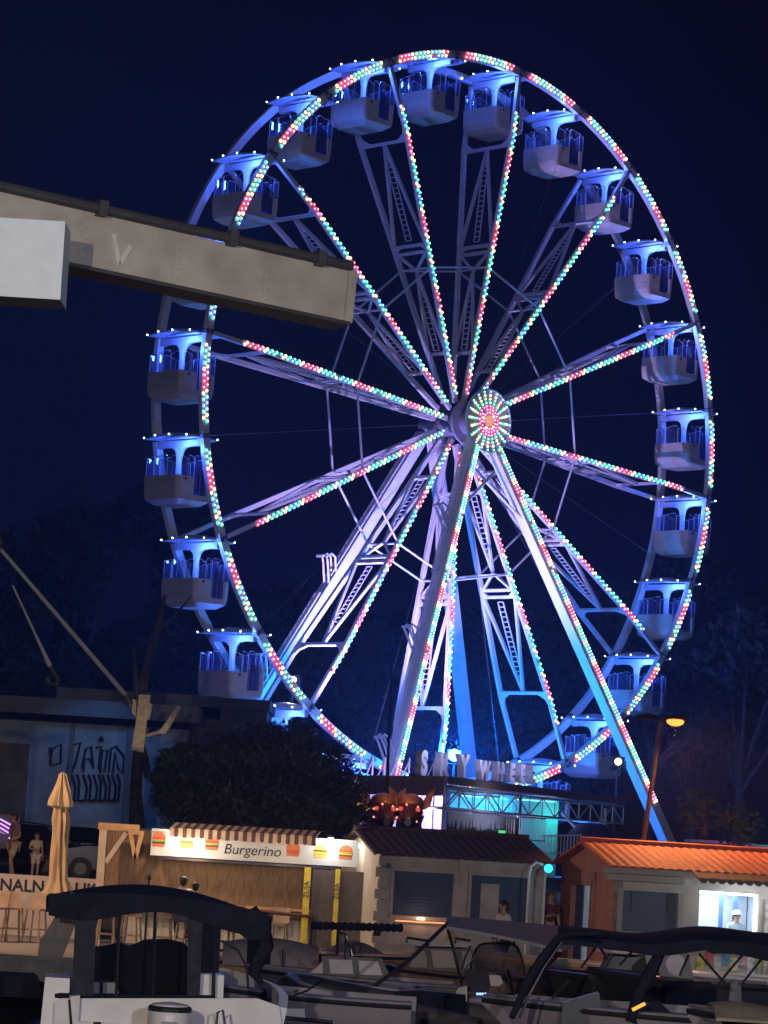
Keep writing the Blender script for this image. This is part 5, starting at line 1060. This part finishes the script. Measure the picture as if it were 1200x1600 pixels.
MB().tube([Q(622, 1556, 47.6), Q(660, 1558, 47.6), Q(712, 1562, 47.6)], [.16, .18, .17], 10).build('roll_cover', navy_canvas, b, True); MB().tube([Q(606, 1548, 47.5), Q(604, 1560, 47.5), Q(612, 1570, 47.5), Q(640, 1576, 47.5), Q(690, 1580, 47.5)], .016).build('mooring_rope', black_rubber, b)
b, D, Q = pose('low dark boat at the left edge beside the cruiser', 10, 1545, 42, 100, 4.0, 1.9, dark_hull, 'low_dark_boat', .1); MB().box((.2, 0, D+.06), (1.2, 1.0, .3), 0, 0, .85).build('cover', navy_canvas, b)
# furled sail on a horizontal boom
f0, f1 = at(486, 1446, 55), at(630, 1450, 55); fs_ = thing('furled_sail', 'dark furled sail tied along a level boom in front of the dark doors', 'sail', f0)
d_ = f1-f0; n = 30; MB().tube([d_*(i/n) for i in range(n+1)], [.06+.028*abs(sin(i*1.57)) for i in range(n+1)], 8).build('sail_roll', navy_canvas, fs_, True); MB().tube([d_*.3, d_*.3+V((0, 0, -2.2))], .035).tube([d_*.72+V((0, 0, -.05)), d_*.72+V((0, 0, -.16))], .07).build('mast', dark_metal, fs_)
hk = at(540, 1462, 55); sr = thing('stern_rail', 'bent chrome stern rail below the furled sail', 'rail', hk); MB().tube([(-.15, 0, .05), (0, 0, .03), (.02, 0, -.1), (.1, 0, -.25), (.16, 0, -.5), (.16, 0, -1.6)], .02).tube([(0, 0, .05), (0, 0, -1.6)], .018).build('rail', chrome, sr)

# ------------------------------------------------------------------ people
def skin(joints, edges, root, sub=1):
    """grow one smooth skin round a skeleton: joints = {name: (pos, radius)}; returns verts, faces"""
    names = list(joints); me = bpy.data.meshes.new('skel'); me.from_pydata([joints[n][0] for n in names], [(names.index(a), names.index(b)) for a, b in edges], [])
    o = bpy.data.objects.new('skel', me); col.objects.link(o); md = o.modifiers.new('s', 'SKIN'); md.use_smooth_shade = True
    sv = me.skin_vertices[0].data
    for i, n in enumerate(names): sv[i].radius = (joints[n][1],)*2; sv[i].use_root = (n == root)
    o.modifiers.new('d', 'SUBSURF').levels = sub
    bpy.context.view_layer.update(); ev = o.evaluated_get(bpy.context.evaluated_depsgraph_get()); m2 = ev.to_mesh()
    vs = [tuple(v.co) for v in m2.vertices]; fs = [tuple(p.vertices) for p in m2.polygons]; ev.to_mesh_clear()
    bpy.data.objects.remove(o); bpy.data.meshes.remove(me); return vs, fs
def person(label, loc, rz, skinc, hairc, shirtc, lowc, pose={}, hair='short', legs='shorts', sc_=1.0, cap=None, group=None, name='person'):
    t = thing(name, label, 'person' if name == 'person' else 'figure', loc, rz, group)
    J = dict(pelvis=((0, 0, .93), .125), spine=((0, .01, 1.12), .11), chest=((0, .01, 1.33), .135), neck=((0, .01, 1.47), .052), jaw=((0, -.015, 1.545), .072), head=((0, 0, 1.62), .092), crown=((0, .005, 1.675), .07))
    for s, q in ((-1, 'L'), (1, 'R')):
        J.update({'hip'+q: ((s*.09, 0, .88), .088), 'knee'+q: ((s*.10, -.01, .49), .056), 'ankle'+q: ((s*.10, .02, .09), .038), 'toe'+q: ((s*.11, -.13, .04), .036),
                  'sho'+q: ((s*.17, .01, 1.40), .058), 'elb'+q: ((s*.24, .03, 1.12), .041), 'wri'+q: ((s*.25, -.04, .88), .028), 'palm'+q: ((s*.25, -.06, .80), .030)})
    for k_, p in pose.items(): J[k_] = (p, J[k_][1])
    E_ = [('pelvis', 'spine'), ('spine', 'chest'), ('chest', 'neck'), ('neck', 'jaw'), ('jaw', 'head'), ('head', 'crown')]
    for q in 'LR': E_ += [('pelvis', 'hip'+q), ('hip'+q, 'knee'+q), ('knee'+q, 'ankle'+q), ('ankle'+q, 'toe'+q), ('chest', 'sho'+q), ('sho'+q, 'elb'+q), ('elb'+q, 'wri'+q), ('wri'+q, 'palm'+q)]
    mb = MB(); mb.add(*skin(J, E_, 'pelvis')); H = V(J['head'][0])
    f = V((0, -1, 0))
    for q in 'LR':                                             # five bent fingers on each hand
        w_, p_ = V(J['wri'+q][0]), V(J['palm'+q][0]); d = (p_-w_).normalized(); sx_ = -1 if q == 'L' else 1
        ac = d.cross(V((sx_, 0, 0))); ac = ac.normalized() if ac.length > .1 else V((0, 1, 0)); inn_ = d.cross(ac).normalized()
        if inn_.x*sx_ > 0: inn_ = -inn_
        for i, (of, ln_) in enumerate(((-.026, .062), (-.009, .075), (.009, .07), (.025, .055))):
            b_ = p_+d*.02+ac*of; mb.tube([b_, b_+d*ln_*.5+inn_*.008, b_+d*ln_*.85+inn_*.035, b_+d*ln_*.95+inn_*.055], [.0095, .009, .0085, .006], 6)
        b_ = p_-d*.02+ac*-.03; mb.tube([b_, b_+ac*-.025+d*.02+inn_*.01, b_+ac*-.03+d*.05+inn_*.03], [.011, .010, .007], 6)
    mb.tube([H+V((0, -.085, .02)), H+V((0, -.115, -.025)), H+V((0, -.085, -.035))], [.010, .018, .012], 6)      # nose
    for s in (-1, 1): mb.ball(H+V((s*.094, .005, -.005)), .026, 0, 8, (.4, .8, 1.2)); mb.ball(H+V((s*.035, -.083, .012)), .014, 1, 8)
    mb.box(H+V((0, -.085, -.062)), (.05, .02, .012), 0, 2)
    b = mb.build('body', [mat('skin_'+skinc[0], skinc[1], .55, 0, .08, 6), mat('eye_white', (.5, .5, .5), .3), mat('lip', (.30, .11, .10), .5)], t, True)
    sh = dict((k_, (J[k_][0], r_)) for k_, r_ in (('spine', .128), ('chest', .15), ('shoL', .074), ('shoR', .074)))
    sh['waist'] = (V(J['pelvis'][0])*.75+V(J['spine'][0])*.25, .138); sh['collar'] = (V(J['chest'][0])*.35+V(J['neck'][0])*.65, .075); es = [('waist', 'spine'), ('spine', 'chest'), ('chest', 'collar'), ('chest', 'shoL'), ('chest', 'shoR')]
    for q in 'LR': sh['slv'+q] = (V(J['sho'+q][0])*.3+V(J['elb'+q][0])*.7, .062); es.append(('sho'+q, 'slv'+q))
    m_ = MB(); m_.add(*skin(sh, es, 'chest')); m_.build('shirt', mat('cloth_'+shirtc[0], shirtc[1], .85, 0, .15, 8, .2), t, True)
    fr_ = .92 if legs == 'trousers' else .78; lw = dict(pelvis=(J['pelvis'][0], .142)); es = []
    for q in 'LR':
        lw['hip'+q] = (J['hip'+q][0], .108); k_ = V(J['knee'+q][0]); h_ = V(J['hip'+q][0]); lw['hem'+q] = (h_*.18+k_*.82, .088 if legs == 'shorts' else .075); es += [('pelvis', 'hip'+q), ('hip'+q, 'hem'+q)]
        if legs == 'trousers': lw['cuff'+q] = (k_*.08+V(J['ankle'+q][0])*.92, .062); es.append(('hem'+q, 'cuff'+q))
    m_ = MB(); m_.add(*skin(lw, es, 'pelvis')); m_.build('trousers' if legs == 'trousers' else 'shorts', mat('cloth_'+lowc[0], lowc[1], .85, 0, .15, 8, .2), t, True)
    m_ = MB()
    for q in 'LR':
        a, d = V(J['ankle'+q][0]), V(J['toe'+q][0]); m_.tube([a+(a-d)*.35+V((0, 0, -.045)), a+V((0, 0, -.03)), d+V((0, 0, .0)), d+(d-a)*.25], [.035, .05, .045, .02], 8)
    m_.build('shoes', black_rubber, t, True)
    hm = MB(); pr = [(.098*sin(a), .10*cos(a)) for a in [pi*i/9*.62+.02 for i in range(9)]]; hm.lathe([(r_*1.06, z_*1.02) for r_, z_ in pr[::-1]], H+V((0, .018, .012)), 14, 0, 1.0, 1.08)
    if hair == 'long':
        hm.tube([H+V((0, .06, .05)), H+V((0, .10, -.08)), H+V((0, .10, -.28)), H+V((.02, .08, -.42))], [.07, .10, .11, .05], 10)
        for s in (-1, 1): hm.tube([H+V((s*.07, 0, .06)), H+V((s*.105, .02, -.08)), H+V((s*.12, 0, -.28)), H+V((s*.12, -.02, -.38))], [.04, .05, .05, .02], 8)
    elif hair == 'bun': hm.ball(H+V((0, .10, .06)), .05, 0, 8)
    hm.ball(H+V((0, .045, -.035)), .083, 0, 10); hm.build('hair', mat('hair_'+hairc[0], hairc[1], .6, 0, .3, 20), t, True)
    if cap:
        c_ = MB(); c_.lathe([(.107, 0), (.108, .04), (.085, .085), (.04, .105), (.005, .11)], H+V((0, .01, .03)), 14); c_.prism([H+V((.09*cos(a), -.08+.10*sin(a), .035)) for a in [pi+pi*i/8 for i in range(9)]], (0, 0, 0), (0, 0, .012)); c_.build('cap', mat('cap_'+cap[0], cap[1], .8), t, True)
    t.scale = (sc_,)*3
    return t
SIT = dict(pelvis=(0, 0, .86), spine=(0, .02, 1.05), hipL=(-.09, -.03, .84), hipR=(.09, -.03, .84), kneeL=(-.13, -.42, .78), kneeR=(.13, -.42, .78), ankleL=(-.11, -.36, .38), ankleR=(.11, -.36, .38), toeL=(-.11, -.5, .33), toeR=(.11, -.5, .33),
           elbL=(-.25, -.10, 1.12), elbR=(.25, -.10, 1.12), wriL=(-.16, -.33, 1.10), wriR=(.16, -.33, 1.10), palmL=(-.12, -.40, 1.11), palmR=(.12, -.40, 1.11))
light = ('light', (.50, .33, .24)); tan = ('tan', (.40, .25, .17))
p = at(18, 1366, 75)
person('adult in a dull pink top and khaki shorts standing at the far left', (p.x, 75, 1.2), R(-62), tan, ('brown', (.06, .035, .02)), ('pinkish', (.24, .15, .18)), ('khaki', (.50, .38, .24)),
       dict(elbL=(-.23, -.06, 1.10), wriL=(-.10, -.28, 1.14), palmL=(-.06, -.34, 1.17), elbR=(.25, .06, 1.12), wriR=(.20, -.14, 1.02), palmR=(.15, -.20, 1.04), kneeR=(.11, -.10, .50), head=(0, -.05, 1.61), jaw=(0, -.06, 1.535), crown=(0, -.035, 1.668)), 'short', 'shorts', 1.0)
p = at(54, 1366, 75.6)
person('child in a pale shirt and white shorts standing beside the adult at the far left', (p.x, 75.6, 1.2), R(30), tan, ('brown', (0, 0, 0)), ('cream', (.60, .48, .32)), ('whiteish', (.58, .50, .44)), dict(elbL=(-.26, .05, 1.14), wriL=(-.14, -.12, 1.12), palmL=(-.08, -.16, 1.12)), 'short', 'shorts', .72)
p = at(284, 1450, 65.9); person('man with short dark hair sitting at the burger counter, seen from behind', (p.x-.02, 65.75, -.02), R(180), light, ('black', (.015, .012, .012)), ('pale', (.52, .47, .42)), ('denim', (.04, .05, .09)), SIT, 'short', 'trousers', 1.0)
p = at(302, 1450, 66); person('smaller dark haired person sitting right of the man at the burger counter', (p.x, 65.9, .10), R(180), light, ('black', (0, 0, 0)), ('grey', (.12, .11, .12)), ('denim', (0, 0, 0)), SIT, 'bun', 'trousers', .86)
p = at(789, 1470, 57.5); person('man in a white T shirt and navy shorts before the blue shuttered kiosk', (p.x, 58.8, .0), R(-60), tan, ('black', (0, 0, 0)), ('white', (.62, .58, .54)), ('navy', (.02, .025, .06)), dict(elbR=(.25, .02, 1.12), wriR=(.2, -.16, .95), palmR=(.18, -.23, .93)), 'short', 'shorts', 1.0)
q = k3p+MX.Rotation(KR, 3, 'Z') @ V((2.98, .62, 0)); person('shop worker with a white cap behind the lit counter', (q.x, q.y, .05), R(10)+KR, light, ('black', (0, 0, 0)), ('pale_blue', (.35, .45, .60)), ('navy', (0, 0, 0)), {}, 'short', 'trousers', .95, ('white', (.7, .7, .7)))
q = at(858, 1440, 66.4); person('figure with long auburn hair in the gap between the two kiosks', (q.x, 66.4, .12), R(20), tan, ('auburn', (.22, .05, .02)), ('wine', (.14, .02, .03)), ('red_brown', (.16, .05, .04)), dict(elbL=(-.27, -.05, 1.14), wriL=(-.10, -.2, 1.18), palmL=(-.04, -.22, 1.2)), 'long', 'trousers', 1.0)

# ------------------------------------------------------------------ damp night air
hz = MB().box((0, 212, 21), (600, 516, 48)).build('haze', bpy.data.materials.new('haze_air')); tag(hz, kind='stuff')
hm_ = hz.data.materials[0]; hm_.use_nodes = True; t_ = hm_.node_tree; t_.nodes.clear(); o_ = t_.nodes.new('ShaderNodeOutputMaterial'); v_ = t_.nodes.new('ShaderNodeVolumePrincipled')
v_.inputs['Color'].default_value = (.42, .52, 1, 1); v_.inputs['Density'].default_value = .00075; v_.inputs['Anisotropy'].default_value = .65; t_.links.new(v_.outputs[0], o_.inputs['Volume'])
